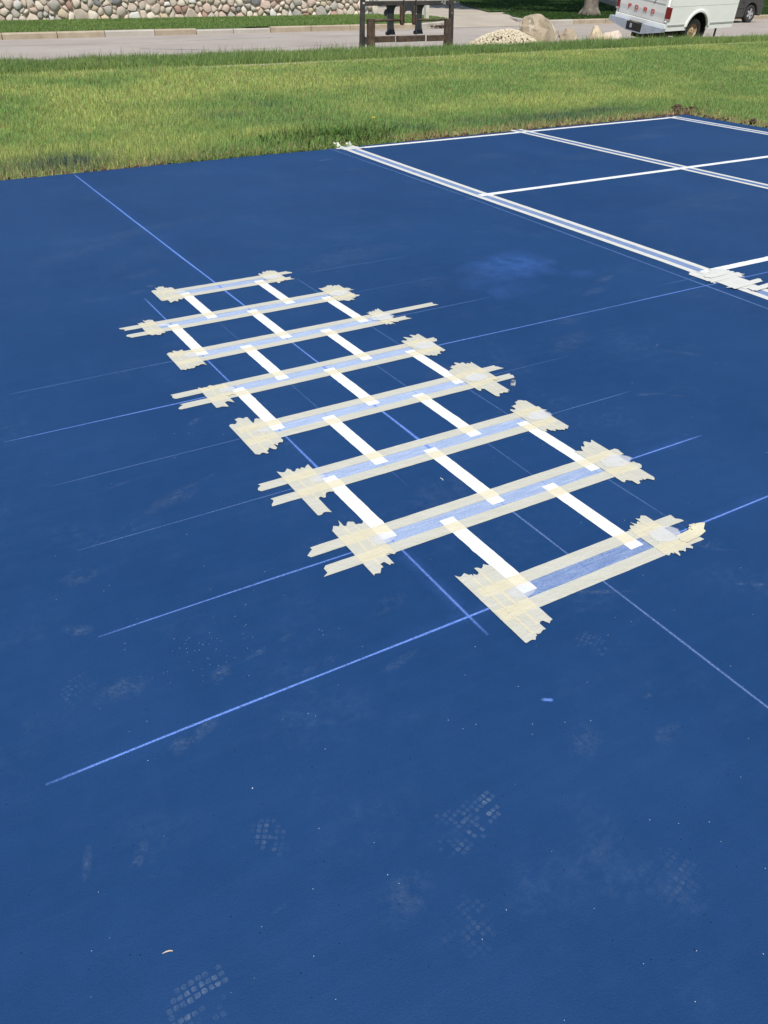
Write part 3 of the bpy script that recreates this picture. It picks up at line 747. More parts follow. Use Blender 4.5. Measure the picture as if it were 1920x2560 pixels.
# pale films between the tape pairs
EXT = [(1.36, 2.02), (1.13, 2.23), (1.12, 2.22), (1.10, 2.22), (1.11, 2.22), (1.11, 2.24), (1.11, 2.22), (1.37, 2.0)]
for i, yy in enumerate(ROWS):
    mb = MB(); v = []; n = 40
    for k in range(n+1):
        xx = EXT[i][0]+(EXT[i][1]-EXT[i][0])*k/n; v += [(xx, yy-.034, .0010), (xx, yy+.034, .0010)]
    mb.add(v, [(k*2, k*2+2, k*2+3, k*2+1) for k in range(n)]); mb.build('paint_film', WASH[i], COURT)
# four square court: painted cross lines and films under the tape pairs
stripe(4.47, 9.50, 8.395, 8.462, .0018, rough=.004); stripe(4.46, 9.9, 5.915, 5.985, .0018, rough=.002); stripe(4.44, 9.9, 3.455, 3.520, .0018, rough=.002)
def film(pts, w, m):
    mb = MB(); v = []
    for (px, py) in pts: v += [(px-w/2, py, .0010), (px+w/2, py, .0010)]
    mb.add(v, [(k*2, k*2+1, k*2+3, k*2+2) for k in range(len(pts)-1)]); mb.build('paint_film', m, COURT)
LINE1 = [(4.545, 8.66), (4.530, 8.2), (4.503, 7.0), (4.484, 6.0), (4.476, 5.0), (4.462, 3.75), (4.444, 3.3), (4.43, 2.6), (4.42, 1.6), (4.42, -2)]
LINE2 = [(6.925, 8.60), (6.93, 7), (6.945, 5.95), (6.955, 5.0), (6.97, 3.5), (6.97, 1), (6.97, -2)]
LINE3 = [(9.455, 8.48), (9.455, 7), (9.455, 5), (9.455, 1), (9.455, -2)]
film(LINE1, .07, M_wash_court); film(LINE2, .07, M_wash_court2); film(LINE3, .07, M_wash_court2)

# ------------------------------------------------------------------ masking tape
RECT_TAPE = []
def torn(n, amp, r):
    """torn end: offsets along the strip for n columns"""
    sl = r.uniform(-1, 1)*amp*1.5
    ph, w_ = r.uniform(0, 6), r.uniform(.9, 2.2)
    return [sl*(k/(n-1)-.5)+.45*amp*math.sin(ph+w_*k)+r.uniform(-.16, .16)*amp+(amp*.5 if r.random() < .10 else 0) for k in range(n)]

def tape_strip(name, path, w, z, seed, parent=None, base=None, over=(), over_w=(), end_amp=.012, step=.02, cols=5, mats=None, curl=None, zend=None):
    """strip of paper tape along path (list of xy); cells lying over white paint or other tape take the creamier tone"""
    r = random.Random(seed); P = [Vector(p) for p in path]
    cum = [0]
    for i in range(1, len(P)): cum.append(cum[-1]+(P[i]-P[i-1]).length)
    L_ = cum[-1]; n = max(4, int(round(L_/step)))
    bx, by, bz = base if base else (0, 0, 0)
    t0, t1 = torn(cols, end_amp, r), torn(cols, end_amp, r); sd = r.random()*99
    def at(s):
        s2 = min(max(s, 0), L_)
        for i in range(1, len(P)):
            if s2 <= cum[i]+1e-9: break
        d = (P[i]-P[i-1]).normalized(); return P[i-1]+d*(s-cum[i-1]), d
    v, f, mi = [], [], []
    for i in range(n+1):
        for k in range(cols):
            s = L_*i/n
            if i == 0: s += t0[k]
            elif i == n: s += t1[k]
            elif i == 1: s = max(s, t0[k]+.004)
            elif i == n-1: s = min(s, L_+t1[k]-.004)
            c, d = at(s); nr = Vector((-d.y, d.x)); off = (k/(cols-1)-.5)*w
            if k in (0, cols-1): off += .0007*mnoise.noise((s*25, sd+k, 0))
            zz = z + .0005*mnoise.noise((s*14, off*40, sd))
            if curl:
                q = max(0, (s-(L_-curl[0]))/curl[0]) if curl[1] > 0 else max(0, (curl[0]-s)/curl[0]); zz += abs(curl[1])*q*q
            v.append((c.x+nr.x*off-bx, c.y+nr.y*off-by, zz-bz))
    for i in range(n):
        for k in range(cols-1):
            q = [i*cols+k, i*cols+k+1, (i+1)*cols+k+1, (i+1)*cols+k]; f.append(tuple(q))
            cx = sum(v[j][0] for j in q)/4+bx; cy = sum(v[j][1] for j in q)/4+by
            m_ = 0
            if any(a <= cx <= b and c <= cy <= d for a, b, c, d in over): m_ = 1
            if any(a <= cx <= b and c <= cy <= d for a, b, c, d in over_w): m_ = 2
            mi.append(m_)
    # edge skirt down to what it is stuck on
    per = [k for k in range(cols)]+[i*cols+cols-1 for i in range(1, n+1)]+[n*cols+k for k in range(cols-2, -1, -1)]+[i*cols for i in range(n-1, 0, -1)]
    nb = len(v); v += [(v[j][0], v[j][1], max(v[j][2]-.0012, .0003-bz)) for j in per]
    for q in range(len(per)):
        q2 = (q+1) % len(per); f.append((per[q], nb+q, nb+q2, per[q2])); mi.append(0)
    mb = MB(); mb.v = v; mb.f = f; mb.mi = mi
    return mb.build(name, mats or [M_tape, M_tape2, M_tapew], parent)

ORD = ['nearest', 'second nearest', 'third nearest', 'fourth nearest', 'fourth farthest', 'third farthest', 'second farthest', 'farthest']
TW = .050
# (upper left x, upper right x, lower left x, lower right x)
TEXT = [(1.262, 2.115, 1.255, 2.10), (.905, 2.285, .905, 2.277), (.920, 2.262, .920, 2.24), (1.02, 2.372, 1.02, 2.366), (.892, 2.306, .889, 2.25), (1.03, 2.598, 1.03, 2.347), (.927, 2.303, .925, 2.285), (1.262, 2.123, 1.262, 2.08)]
sd = 100
for i, yy in enumerate(ROWS):
    for side, (a, b) in (('far', TEXT[i][:2]), ('near', TEXT[i][2:])):
        yc = yy+(.057 if side == 'far' else -.057)
        brk = [(x0, x1, -9, 99) for x0, x1, y0, y1 in RECT_WHITE if y0 < yc < y1 and x1-x0 < .1]
        sd += 1
        o = tape_strip('masking_tape', [(a, yc), (b, yc)], TW, .0030, sd, base=((a+b)/2, yc, 0), over_w=brk, step=.010, end_amp=.016)
        o.location = ((a+b)/2, yc, 0)
        tag(o, f"cream masking tape strip on the {side} side of the {ORD[i]} tape row", 'masking tape', 'tape strips of the stepped grid')
        RECT_TAPE.append((a, b, yc-TW/2, yc+TW/2))

# end patches: (left x, right x per piece, top y, bottom y)
PATCH = {
 ('left', 0): [(1.246, 1.296, 1.650, 1.300), (1.284, 1.334, 1.632, 1.318), (1.322, 1.378, 1.655, 1.345)],
 ('right', 0): [(1.915, 1.962, 1.585, 1.402), (1.950, 1.990, 1.590, 1.395), (1.982, 2.026, 1.610, 1.392)],
 ('left', 1): [(1.026, 1.074, 2.095, 1.800), (1.066, 1.114, 2.088, 1.822), (1.104, 1.148, 2.066, 1.862)],
 ('right', 1): [(2.124, 2.166, 2.085, 1.820), (2.160, 2.206, 2.105, 1.788), (2.204, 2.250, 2.118, 1.782)],
 ('left', 2): [(1.026, 1.078, 2.525, 2.190), (1.068, 1.112, 2.508, 2.285), (1.104, 1.150, 2.506, 2.300)],
 ('right', 2): [(2.128, 2.166, 2.510, 2.286), (2.158, 2.202, 2.545, 2.268), (2.194, 2.248, 2.565, 2.255)],
 ('left', 3): [(1.008, 1.058, 2.990, 2.695), (1.050, 1.104, 3.022, 2.708), (1.096, 1.150, 2.968, 2.735)],
 ('right', 3): [(2.128, 2.170, 3.000, 2.750), (2.160, 2.212, 3.035, 2.664), (2.204, 2.250, 3.048, 2.668), (2.240, 2.285, 3.020, 2.800)],
 ('left', 4): [(1.022, 1.074, 3.392, 3.165), (1.066, 1.110, 3.392, 3.200), (1.100, 1.148, 3.384, 3.26)],
 ('right', 4): [(2.132, 2.176, 3.430, 3.205), (2.168, 2.220, 3.455, 3.190), (2.212, 2.262, 3.470, 3.215)],
 ('left', 5): [(1.022, 1.066, 3.868, 3.636), (1.058, 1.108, 3.876, 3.640), (1.100, 1.148, 3.848, 3.648)],
 ('right', 5): [(2.186, 2.232, 3.895, 3.675), (2.224, 2.270, 3.905, 3.690)],
 ('left', 6): [(1.022, 1.068, 4.350, 4.150), (1.060, 1.108, 4.372, 4.140)],
 ('right', 6): [(2.140, 2.186, 4.398, 4.140), (2.178, 2.230, 4.414, 4.120), (2.222, 2.270, 4.395, 4.150)],
 ('left', 7): [(1.246, 1.290, 4.850, 4.650), (1.282, 1.332, 4.892, 4.596), (1.326, 1.376, 4.850, 4.615)],
 ('right', 7): [(1.930, 1.974, 4.835, 4.655), (1.966, 2.012, 4.862, 4.625), (2.004, 2.050, 4.855, 4.640)],
}
for (side, i), pcs in PATCH.items():
    yc = ROWS[i]; xc = (pcs[0][0]+pcs[-1][1])/2
    t = empty('tape_patch', (xc, yc, 0))
    tag(t, f"torn masking tape patch capping the {side} end of the {ORD[i]} tape row", 'tape patch', 'torn tape patches at the row ends')
    prev = []
    whites = [q for q in RECT_WHITE if q[1]-q[0] < .1]
    for j, (x0, x1, yt, yb) in enumerate(pcs):
        sd += 1
        over = [(a, b, c, d) for a, b, c, d in RECT_TAPE if abs((c+d)/2-yc) < .1]+prev
        tape_strip('tape_piece', [((x0+x1)/2, yb), ((x0+x1)/2+random.uniform(-.002, .002), yt)], x1-x0, .0046+.0009*j, sd, parent=t, base=(xc, yc, 0), over=over, over_w=[], step=.008, cols=7, end_amp=.017)
        prev.append((x0, x1, yb, yt))
    # film of white brushed round the inner end of the gap, on top of the tape
    sgn = 1 if side == 'right' else -1
    ex = (EXT[i][1] if side == 'right' else EXT[i][0]); n = 20; v = []; a = []; f = []
    rr = random.Random(sd); R0 = rr.uniform(.045, .062) if side == 'right' else rr.uniform(.028, .042)
    v.append((ex-xc-sgn*.02, 0, .0086)); a.append(1.0)
    for ring, al in ((.90, 1.0), (1.02, 0.0)):
        for k in range(n):
            th = 2*PI*k/n; q = ring*(1+.24*mnoise.noise((math.cos(th)*2, math.sin(th)*2, sd)))
            v.append((ex-xc-sgn*.02+R0*1.15*q*math.cos(th), R0*.80*q*math.sin(th), .0086)); a.append(al*(.9 if side == 'right' else .7))
    for k in range(n): f += [(0, 1+k, 1+(k+1) % n), (1+k, 1+n+k, 1+n+(k+1) % n, 1+(k+1) % n)]
    attr_mesh('white_brush_mark', v, f, a, M_whitecoat, t)

# crumpled tip of tape at the right end of the nearest row
o = tape_strip('masking_tape', [(2.02, 1.440), (2.128, 1.447)], .046, .0085, 901, base=(2.07, 1.44, 0), end_amp=.016, step=.008, curl=(.055, .016), mats=[M_tape2, M_tape2, M_tapew]); o.location = (2.07, 1.44, 0)
tag(o, 'short crumpled masking tape tab lifting at the right end of nearest row', 'masking tape')
mb = MB(); rock_mesh(mb, (0, 0, 0), .014, 77, (1.3, .8, .6), 6, 9, .7); o = mb.build('tape_scrap', M_tape2, smooth=False); o.location = (2.108, 1.468, .014); tag(o, 'small crumpled knot of cream tape on the tape tab', 'tape scrap')
# curled loose end beside the fourth row: a short tab of tape standing up and bending over
mb = MB(); v = []; prof = [(.004, 0), (.009, .010), (.008, .021), (.002, .029), (-.006, .031)]
for th in (0, .0022):
    for (q, z_) in prof:
        for xx in (-.011, .011): v.append((xx*(1-.25*(z_/.031)**3), q+th, z_-th*.5))
n = len(prof); f = []
for b_ in (0, 2*n):
    for k in range(n-1): f.append((b_+2*k, b_+2*k+1, b_+2*k+3, b_+2*k+2))
for k in range(n-1): f += [(2*k, 2*k+2, 2*n+2*k+2, 2*n+2*k), (2*k+1, 2*n+2*k+1, 2*n+2*k+3, 2*k+3)]
f += [(2*n-2, 2*n-1, 4*n-1, 4*n-2), (0, 2*n, 2*n+1, 1)]
mb.add(v, f); o = mb.build('tape_curl', M_tape_far, smooth=True); o.location = (2.300, 2.715, .0005); o.rotation_euler = (0, 0, R(-40)); tag(o, 'curled loose tab of white tape standing beside a torn patch', 'tape curl')

# double tape lines of the four square court
LN = {'near': LINE1, 'middle': LINE2, 'far': LINE3}
for nm, line in LN.items():
    for side, off in (('left', -.057), ('right', .057)):
        sd += 1; brk = [q for q in RECT_WHITE if q[1]-q[0] > 1]
        path = [(px+off+random.uniform(-.002, .002), py) for px, py in line]
        cx, cy = path[2]
        o = tape_strip('masking_tape', path, .050, .0030, sd, base=(cx, cy, 0), over_w=[(a, b, c, d) for a, b, c, d in brk], step=.035, cols=3, mats=[M_tape_far, M_tape2, M_white])
        o.location = (cx, cy, 0)
        tag(o, f"{side} strip of the double tape line along the {nm} court line", 'masking tape', 'long tape strips of the four square court')
t = empty('tape_patch', (4.46, 3.36, 0)); tag(t, 'ragged masking tape patch where court line meets a painted line at right', 'tape patch')
for j, (x0, y0, x1, y1, w) in enumerate(((4.345, 3.52, 4.345, 3.30, .05), (4.385, 3.46, 4.37, 3.16, .05), (4.43, 3.50, 4.42, 3.12, .055), (4.48, 3.47, 4.47, 3.10, .055), (4.53, 3.50, 4.52, 3.20, .05), (4.575, 3.48, 4.565, 3.30, .05), (4.31, 3.33, 4.62, 3.345, .05), (4.33, 3.17, 4.62, 3.19, .05), (4.36, 3.39, 4.60, 3.40, .05), (4.40, 3.08, 4.64, 3.10, .05))):
    tape_strip('tape_piece', [(x0, y0), (x1, y1)], w, .0044+.0007*j, 700+j, parent=t, base=(4.46, 3.36, 0), step=.01, cols=6, end_amp=.02, mats=[M_tape_far, M_tape2, M_tapew])
t = empty('tape_patch', (4.56, 8.56, 0)); tag(t, 'small tape patch with two curled ends at court edge by grass', 'tape patch')
for j, (x0, y0, x1, y1, w, cu) in enumerate(((4.40, 8.49, 4.66, 8.475, .05, None), (4.44, 8.40, 4.70, 8.42, .05, None), (4.50, 8.36, 4.485, 8.66, .06, (.08, .028)), (4.61, 8.36, 4.62, 8.64, .06, (.07, .022)))):
    tape_strip('tape_piece', [(x0, y0), (x1, y1)], w, .0044+.0008*j, 720+j, parent=t, base=(4.56, 8.56, 0), step=.015, cols=5, end_amp=.02, curl=cu, mats=[M_tape_far, M_tape2, M_tapew])
for (cx, cy, lab, ds) in ((6.93, 8.52, 'small tape patch at the far end of middle court line', (-.06, .06)), (9.45, 8.45, 'small tape patch at the far corner of the court', (-.06, .06))):
    t = empty('tape_patch', (cx, cy, 0)); tag(t, lab, 'tape patch')
    for j, d_ in enumerate(ds):
        tape_strip('tape_piece', [(cx+d_, cy-.10), (cx+d_-.03, cy+(.02 if cx > 9 else .05))], .06, .0046+.001*j, 740+j+int(cx), parent=t, base=(cx, cy, 0), step=.02, cols=4, mats=[M_tape_far, M_tape2, M_tapew])

# loose flecks of paint and grit, one splinter
rd = random.Random(12); mb = MB()
for i in range(300):
    px, py = rd.uniform(-.2, 3.4), .35+3.6*rd.random()**1.4
    r_ = rd.uniform(.0005, .0013)*(1.8 if rd.random() < .06 else 1); a = rd.uniform(0, PI); e = rd.uniform(.5, 1)
    v = [(px+r_*math.cos(a+k*PI/2)*(1 if k % 2 else e), py+r_*math.sin(a+k*PI/2)*(1 if k % 2 else e), .0022) for k in range(4)]+[(px, py, .0022+r_*.8)]
    mb.add(v, [(0, 1, 4), (1, 2, 4), (2, 3, 4), (3, 0, 4)])
for i in range(45):                                           # a sprinkle left of the nearest rows
    px, py = rd.gauss(.42, .09), rd.gauss(1.72, .07); r_ = rd.uniform(.0005, .0010)
    mb.add([(px-r_, py, .0022), (px, py-r_, .0022), (px+r_, py, .0022), (px, py+r_, .0022), (px, py, .0032)], [(0, 1, 4), (1, 2, 4), (2, 3, 4), (3, 0, 4)])
o = mb.build('paint_flecks', mat('fleck_white', (.62, .66, .72), .7)); tag(o, 'tiny white flecks scattered over the blue paint', 'grit', kind='stuff')
mb = MB(); mb.tube([(-.013, -.004, .002), (-.003, -.001, .0035), (.006, 0, .004), (.014, -.001, .003)], [.0006, .0017, .0018, .0012], 6)
o = mb.build('wood_splinter', mat('splinter_wood', (.62, .50, .33), .6)); o.location = (.083, .957, 0); o.scale = (.75, .75, .75); o.rotation_euler = (0, 0, R(-22)); tag(o, 'short pale wood splinter lying on the blue paint', 'splinter')
mb = MB(); mb.tube([(0, 0, .0015), (.012, .001, .002), (.020, -.001, .0015)], .0012, 5); o = mb.build('paint_drip', M_white); o.location = (1.546, 2.190, 0); o.rotation_euler = (0, 0, R(-90)); tag(o, 'thin white paint drip in the middle of a blue cell between the tape rows', 'paint drip')

# ------------------------------------------------------------------ rocks, gravel heap
M_boulder = mat('tan_boulder', (0.27, 0.215, 0.15), .9, scale=2.0, col2=(0.44, 0.37, 0.27), bump=.9, bscale=9)
def boulder_streaks():
    m = mat('streaked_boulder', (0.30, 0.24, 0.165), .9, scale=2.2, col2=(0.46, 0.385, 0.28), bump=.9, bscale=8); N, L = nodes(m); p = N['Principled BSDF']
    src = p.inputs['Base Color'].links[0].from_socket
    tc = N.new('ShaderNodeTexCoord'); mp = N.new('ShaderNodeMapping'); mp.inputs['Scale'].default_value = (6.0, 4.0, .9); L.new(tc.outputs['Object'], mp.inputs['Vector'])
    s = ramp(N, L, noise_out(N, L, mp.outputs[0], 1.0, 4, .6), .60, .68)
    L.new(mix(N, L, math_node(N, L, 'MULTIPLY', s, .8), src, (.72, .68, .58)), p.inputs['Base Color'])
    return m
def boulder(name, label, loc, fn, m, sub=4):
    import bmesh
    bm = bmesh.new(); bmesh.ops.create_icosphere(bm, subdivisions=sub, radius=1.0)
    for v in bm.verts: v.co = Vector(fn(v.co.copy()))
    me = bpy.data.meshes.new(name); bm.to_mesh(me); bm.free(); me.materials.append(m)
    me.polygons.foreach_set('use_smooth', [True]*len(me.polygons)); me.set_sharp_from_angle(angle=R(20))
    o = bpy.data.objects.new(name, me); C.objects.link(o); o.location = loc; tag(o, label, 'boulder', 'boulders at the street edge'); return o
def facet(p, planes):
    for n, d in planes:
        n = Vector(n).normalized(); k = p.dot(n)
        if k > d: p = p-n*(k-d)*.98
    return p
def big(p):
    d = p.copy()
    sg = lambda q, e: math.copysign(abs(q)**e, q)
    x, y, z = sg(d.x, .45), sg(d.y, .60), sg(d.z, .40)
    top = np.interp(x, (-1, -.75, -.45, -.1, .3, .6, .95, 1.1), (.55, .66, .69, .64, .57, .55, .49, .42))
    q = Vector((x, y, z))
    q = facet(q, [((.30, -.55, .80), .86), ((-.55, -.5, .65), 1.0), ((.75, -.6, -.35), .66), ((.5, -.9, .35), .80), ((-.6, -.8, .3), .92), ((.25, -1, .30), .80), ((-.35, -1, -.1), .86), ((.8, -.3, .75), .92), ((.9, -.7, -.1), .93), ((-.9, -.2, .6), 1.02)])
    k = 1+.09*mnoise.noise(d*2.2)+.05*mnoise.noise(d*5)
    zz = (q.z*top if q.z > 0 else q.z*.25)*k
    return (q.x*.60*k+.02, q.y*.50*k, zz)
boulder('boulder', 'big tan boulder with white streaks behind the grass', (17.34, 20.75, -.05), big, boulder_streaks())
def rough(rx, ry, rz, sd_, e=.75):
    r = random.Random(sd_); pl = [((r.uniform(-1, 1), r.uniform(-1, .3), r.uniform(-.4, 1)), r.uniform(.55, .85)) for _ in range(9)]
    def fn(p):
        d = p.copy(); q = Vector([math.copysign(abs(c)**e, c) for c in p]); q = facet(q, pl)
        k = 1+.22*mnoise.noise(d*1.9+Vector((sd_, 0, 0)))+.09*mnoise.noise(d*5)
        return (q.x*rx*k, q.y*ry*k, q.z*rz*k)
    return fn
boulder('boulder', 'small brown boulder right of the big streaked boulder', (18.20, 20.5, .03), rough(.33, .27, .28, 3), M_boulder, 3)
boulder('boulder', 'pale upright boulder left of the white truck', (19.14, 20.45, .03), rough(.26, .24, .36, 5), STONES[5], 3)
boulder('boulder', 'low flat boulder next to the truck bumper', (19.62, 20.25, -.02), rough(.40, .26, .23, 8), STONES[0], 3)
boulder('boulder', 'small pale boulder between upright boulder and truck', (19.24, 20.15, -.03), rough(.26, .2, .21, 11), STONES[5], 3)
rd = random.Random(9); mb = MB()
for i in range(2300):
    a = rd.uniform(0, 2*PI); q = math.sqrt(rd.random()); px, py = 1.25*q*math.cos(a)+.10*(1-q), .75*q*math.sin(a)
    hz = .42*max(0, 1-q**1.7); rock_mesh(mb, (px, py, hz-.02), rd.uniform(.018, .038), i, (1.1, 1, .8), 3, 5, .5)
mb.prism([(1.1*math.cos(2*PI*k/20), .7*math.sin(2*PI*k/20)) for k in range(20)], 'z', -.06, -.01)
o = mb.build('gravel_heap', mat('buff_gravel', (.54, .47, .33), .9, scale=9, col2=(.68, .60, .45))); o.location = (15.95, 20.65, -.10); tag(o, 'low heap of buff gravel left of the big boulder', 'gravel', kind='stuff')

# ------------------------------------------------------------------ rusty frame with two black uprights
M_rust = mat('rusty_brown_steel', (0.040, 0.028, 0.020), .8, scale=7, col2=(0.125, 0.078, 0.050), bump=.4, bscale=30)
M_dsteel = mat('dark_weathered_steel', (0.030, 0.027, 0.026), .65, scale=6, col2=(0.070, 0.058, 0.050), bump=.3, bscale=30)
M_black = mat('black_painted_steel', (0.024, 0.027, 0.033), .5, scale=4, col2=(0.048, 0.052, 0.060))
M_chalkw = mat('white_scuff', (.62, .6, .56), .8)
FX, FY, FZ = 12.43, 20.0, -.12
t = empty('steel_frame', (FX, FY, FZ)); tag(t, 'rusty steel attachment frame with two black curved uprights at the street', 'steel frame')
def fb(name, x0, x1, y0, y1, z0, z1, m, bev=.01):
    q = (y0+y1)*.31; x0 += q; x1 += q
    mb = MB(); mb.box(x0-FX, x1-FX, y0, y1, z0-FZ, z1-FZ); return mb.build(name, m, t, bevel=bev)
for (xt, xb) in ((11.165, 11.125), (13.70, 13.73)):
    mb = MB(); mb.prism([(xb-.055-FX, 0), (xb+.055-FX, 0), (xt+.046-FX, 1.32-FZ), (xt-.046-FX, 1.32-FZ)], 'y', -.05, .05); mb.build('outer_post', M_dsteel, t, bevel=.008)
fb('top_beam', 11.21, 13.655, -.05, .05, .915, 1.01, M_dsteel); fb('upper_rail', 11.21, 13.655, -.03, .03, 1.05, 1.10, M_dsteel, .006); fb('upper_rail', 11.21, 13.655, -.03, .03, 1.25, 1.31, M_dsteel, .006)
for x0, x1 in ((11.295, 11.48), (13.53, 13.68)):
    q = fb('inner_post', x0, x1, -.16, -.06, FZ, .655 if x0 < 12 else .625, M_rust)
mb = MB(); mb.tube([(11.22-FX, -.10, .62-FZ), (12.25-FX, -.10, .615-FZ)], .031, 10); mb.build('side_bar', M_rust, t, smooth=True)
mb = MB(); mb.tube([(12.67-FX, -.10, .612-FZ), (13.53-FX, -.10, .605-FZ)], .024, 10); mb.build('side_bar', M_rust, t, smooth=True)
q = fb('cross_member', 11.482, 12.10, -.14, -.02, .155, .285, M_rust); q = fb('cross_member', 12.108, 12.98, -.145, -.02, .150, .280, M_rust); q = fb('cross_member', 12.99, 13.528, -.14, -.02, .145, .272, M_rust)
fb('weld_plate', 12.955, 12.985, -.150, -.1461, .15, .285, M_chalkw, 0); fb('weld_plate', 12.075, 12.090, -.146, -.1421, .16, .28, M_chalkw, 0)
fb('pin_block', 11.215, 11.29, -.12, -.02, .12, .28, M_dsteel)
for cx in (11.935+.056, 12.745+.056):                                    # S-curved black shanks
    L_, R_ = [], []
    for k in range(25):
        z = .30+.615*k/24; s = k/24
        wl = .075+.03*math.exp(-((s)/.12)**2)+.055*max(0, (s-.80)/.2)**1.6; wr = .080+.035*math.exp(-(s/.15)**2)+.06*max(0, (s-.78)/.22)**2
        sh = .012*math.sin(s*PI)
        L_.append((cx-wl-sh*0-FX, z-FZ)); R_.append((cx+wr-sh-FX, z-FZ))
    mb = MB(); poly = L_+R_[::-1]; n = 25
    for y_ in (.05, .13):
        pass
    v = [(p[0], y_, p[1]) for y_ in (.052, .13) for pair in zip(L_, R_) for p in pair]
    f = []
    for k in range(n-1):
        a = 2*k; f += [(a, a+1, a+3, a+2), (2*n+a, 2*n+a+2, 2*n+a+3, 2*n+a+1), (a, a+2, 2*n+a+2, 2*n+a), (a+1, 2*n+a+1, 2*n+a+3, a+3)]
    f += [(0, 2*n, 2*n+1, 1), (2*n-2, 2*n-1, 4*n-1, 4*n-2)]
    mb.add(v, f); sh = mb.build('shank', M_black, t, autosm=40)
    mb = MB()
    mb.lathe_y([(.045, .0), (.045, .042), (.137, .042), (.137, 0)], (cx-.085-FX, 0, .33-FZ), 16)
    if cx < 12.3:
        mb.build('hook', M_black, sh, autosm=40); mb = MB(); mb.prism([(cx-.08-FX, .86-FZ), (cx-.16-FX, .82-FZ), (cx-.185-FX, .76-FZ), (cx-.165-FX, .70-FZ), (cx-.125-FX, .68-FZ), (cx-.12-FX, .74-FZ), (cx-.078-FX, .77-FZ)], 'y', .06, .12)
    mb.build('hook', M_black, sh, autosm=40)
for cx in (12.265-.065, 12.615-.065): 
    mb = MB(); mb.prism([(cx-.052-FX, .91-FZ), (cx+.052-FX, .91-FZ), (cx+.05-FX, .56-FZ), (cx+.025-FX, .51-FZ), (cx-.03-FX, .51-FZ), (cx-.05-FX, .56-FZ)], 'y', -.15, -.06); mb.build('hanger', M_rust, t, bevel=.008)
mb = MB(); mb.prism([(12.254-FX, .912-FZ), (12.502-FX, .912-FZ), (12.502-FX, .72-FZ), (12.478-FX, .785-FZ), (12.438-FX, .805-FZ), (12.318-FX, .805-FZ), (12.278-FX, .785-FZ), (12.254-FX, .72-FZ)], 'y', -.13, -.07); mb.build('arch_plate', M_black, t)
fb('strut', 12.29, 12.315, -.185, -.152, .62, 1.30, M_dsteel, .004); fb('strut', 12.64, 12.665, -.185, -.152, .52, 1.30, M_dsteel, .004)
mb = MB(); mb.tube([(13.36-FX, -.053, .965-FZ), (13.40-FX, -.053, .985-FZ), (13.44-FX, -.053, .95-FZ), (13.42-FX, -.053, .93-FZ)], .006, 5); mb.build('chalk_mark', M_chalkw, t); mb = MB(); mb.box(13.465-FX, 13.482-FX, -.054, -.0505, .925-FZ, 1.0-FZ); mb.build('chalk_mark', M_chalkw, t); mb = MB(); mb.box(13.685-FX, 13.71-FX, -.054, -.0505, .735-FZ, .75-FZ); mb.build('chalk_mark', M_chalkw, t)
mb = MB(); mb.box(11.13-FX, 11.185-FX, -.054, -.0505, .955-FZ, .99-FZ); mb.build('paint_spot', M_chalkw, t); mb = MB(); mb.box(12.54-FX, 12.56-FX, -.1885, -.1853, .735-FZ, .75-FZ); mb.build('paint_spot', M_chalkw, t)

# ------------------------------------------------------------------ white pickup bed
M_tw = mat('white_truck_paint', (0.87, 0.865, 0.83), .30, noise=.03, scale=3, spec=.5)
M_tg = mat('dimmed_white_paint', (0.76, 0.755, 0.72), .34, noise=.04, scale=4)  # same white made greyer: the tailgate's weaker light put into the colour
M_gal = mat('galvanised_steel', (0.36, 0.40, 0.47), .45, scale=5, col2=(.46, .50, .56), metal=.25)
M_dark = mat('dark_underbody', (0.012, 0.011, 0.010), .8, scale=9, col2=(.03, .026, .022))
M_tyre = mat('tyre_rubber', (0.020, 0.020, 0.021), .8, scale=12, col2=(.04, .038, .036), bump=.4, bscale=50)
M_red = mat('red_lens', (0.20, 0.008, 0.012), .25, spec=.6)
M_redl = mat('red_lettering', (0.55, 0.045, 0.035), .5)
M_rim = mat('rusty_cream_rim', (0.30, 0.16, 0.07), .7, scale=10, col2=(.58, .48, .32))
M_grey = mat('grey_trim', (0.42, 0.42, 0.40), .5)
t = empty('pickup_truck')
a_, b_, c_ = -.006, .022, .123
cy, sy, cp, sp, cr, sr = math.cos(a_), math.sin(a_), math.cos(b_), math.sin(b_), math.cos(c_), math.sin(c_)
Rz = Matrix(((cy, -sy, 0), (sy, cy, 0), (0, 0, 1))); Ry = Matrix(((cp, 0, -sp), (0, 1, 0), (sp, 0, cp))); Rx = Matrix(((1, 0, 0), (0, cr, -sr), (0, sr, cr)))
MT = (Rz @ Ry @ Rx).to_4x4(); MT.translation = Vector((20.58, 19.24, .226)); t.matrix_world = MT
tag(t, 'white pickup truck bed with red tailgate letters parked behind the grass', 'pickup truck')
WX, WZ, WR, BL, BW, RAIL = 1.22, .0, .33, 2.75, 2.10, .80
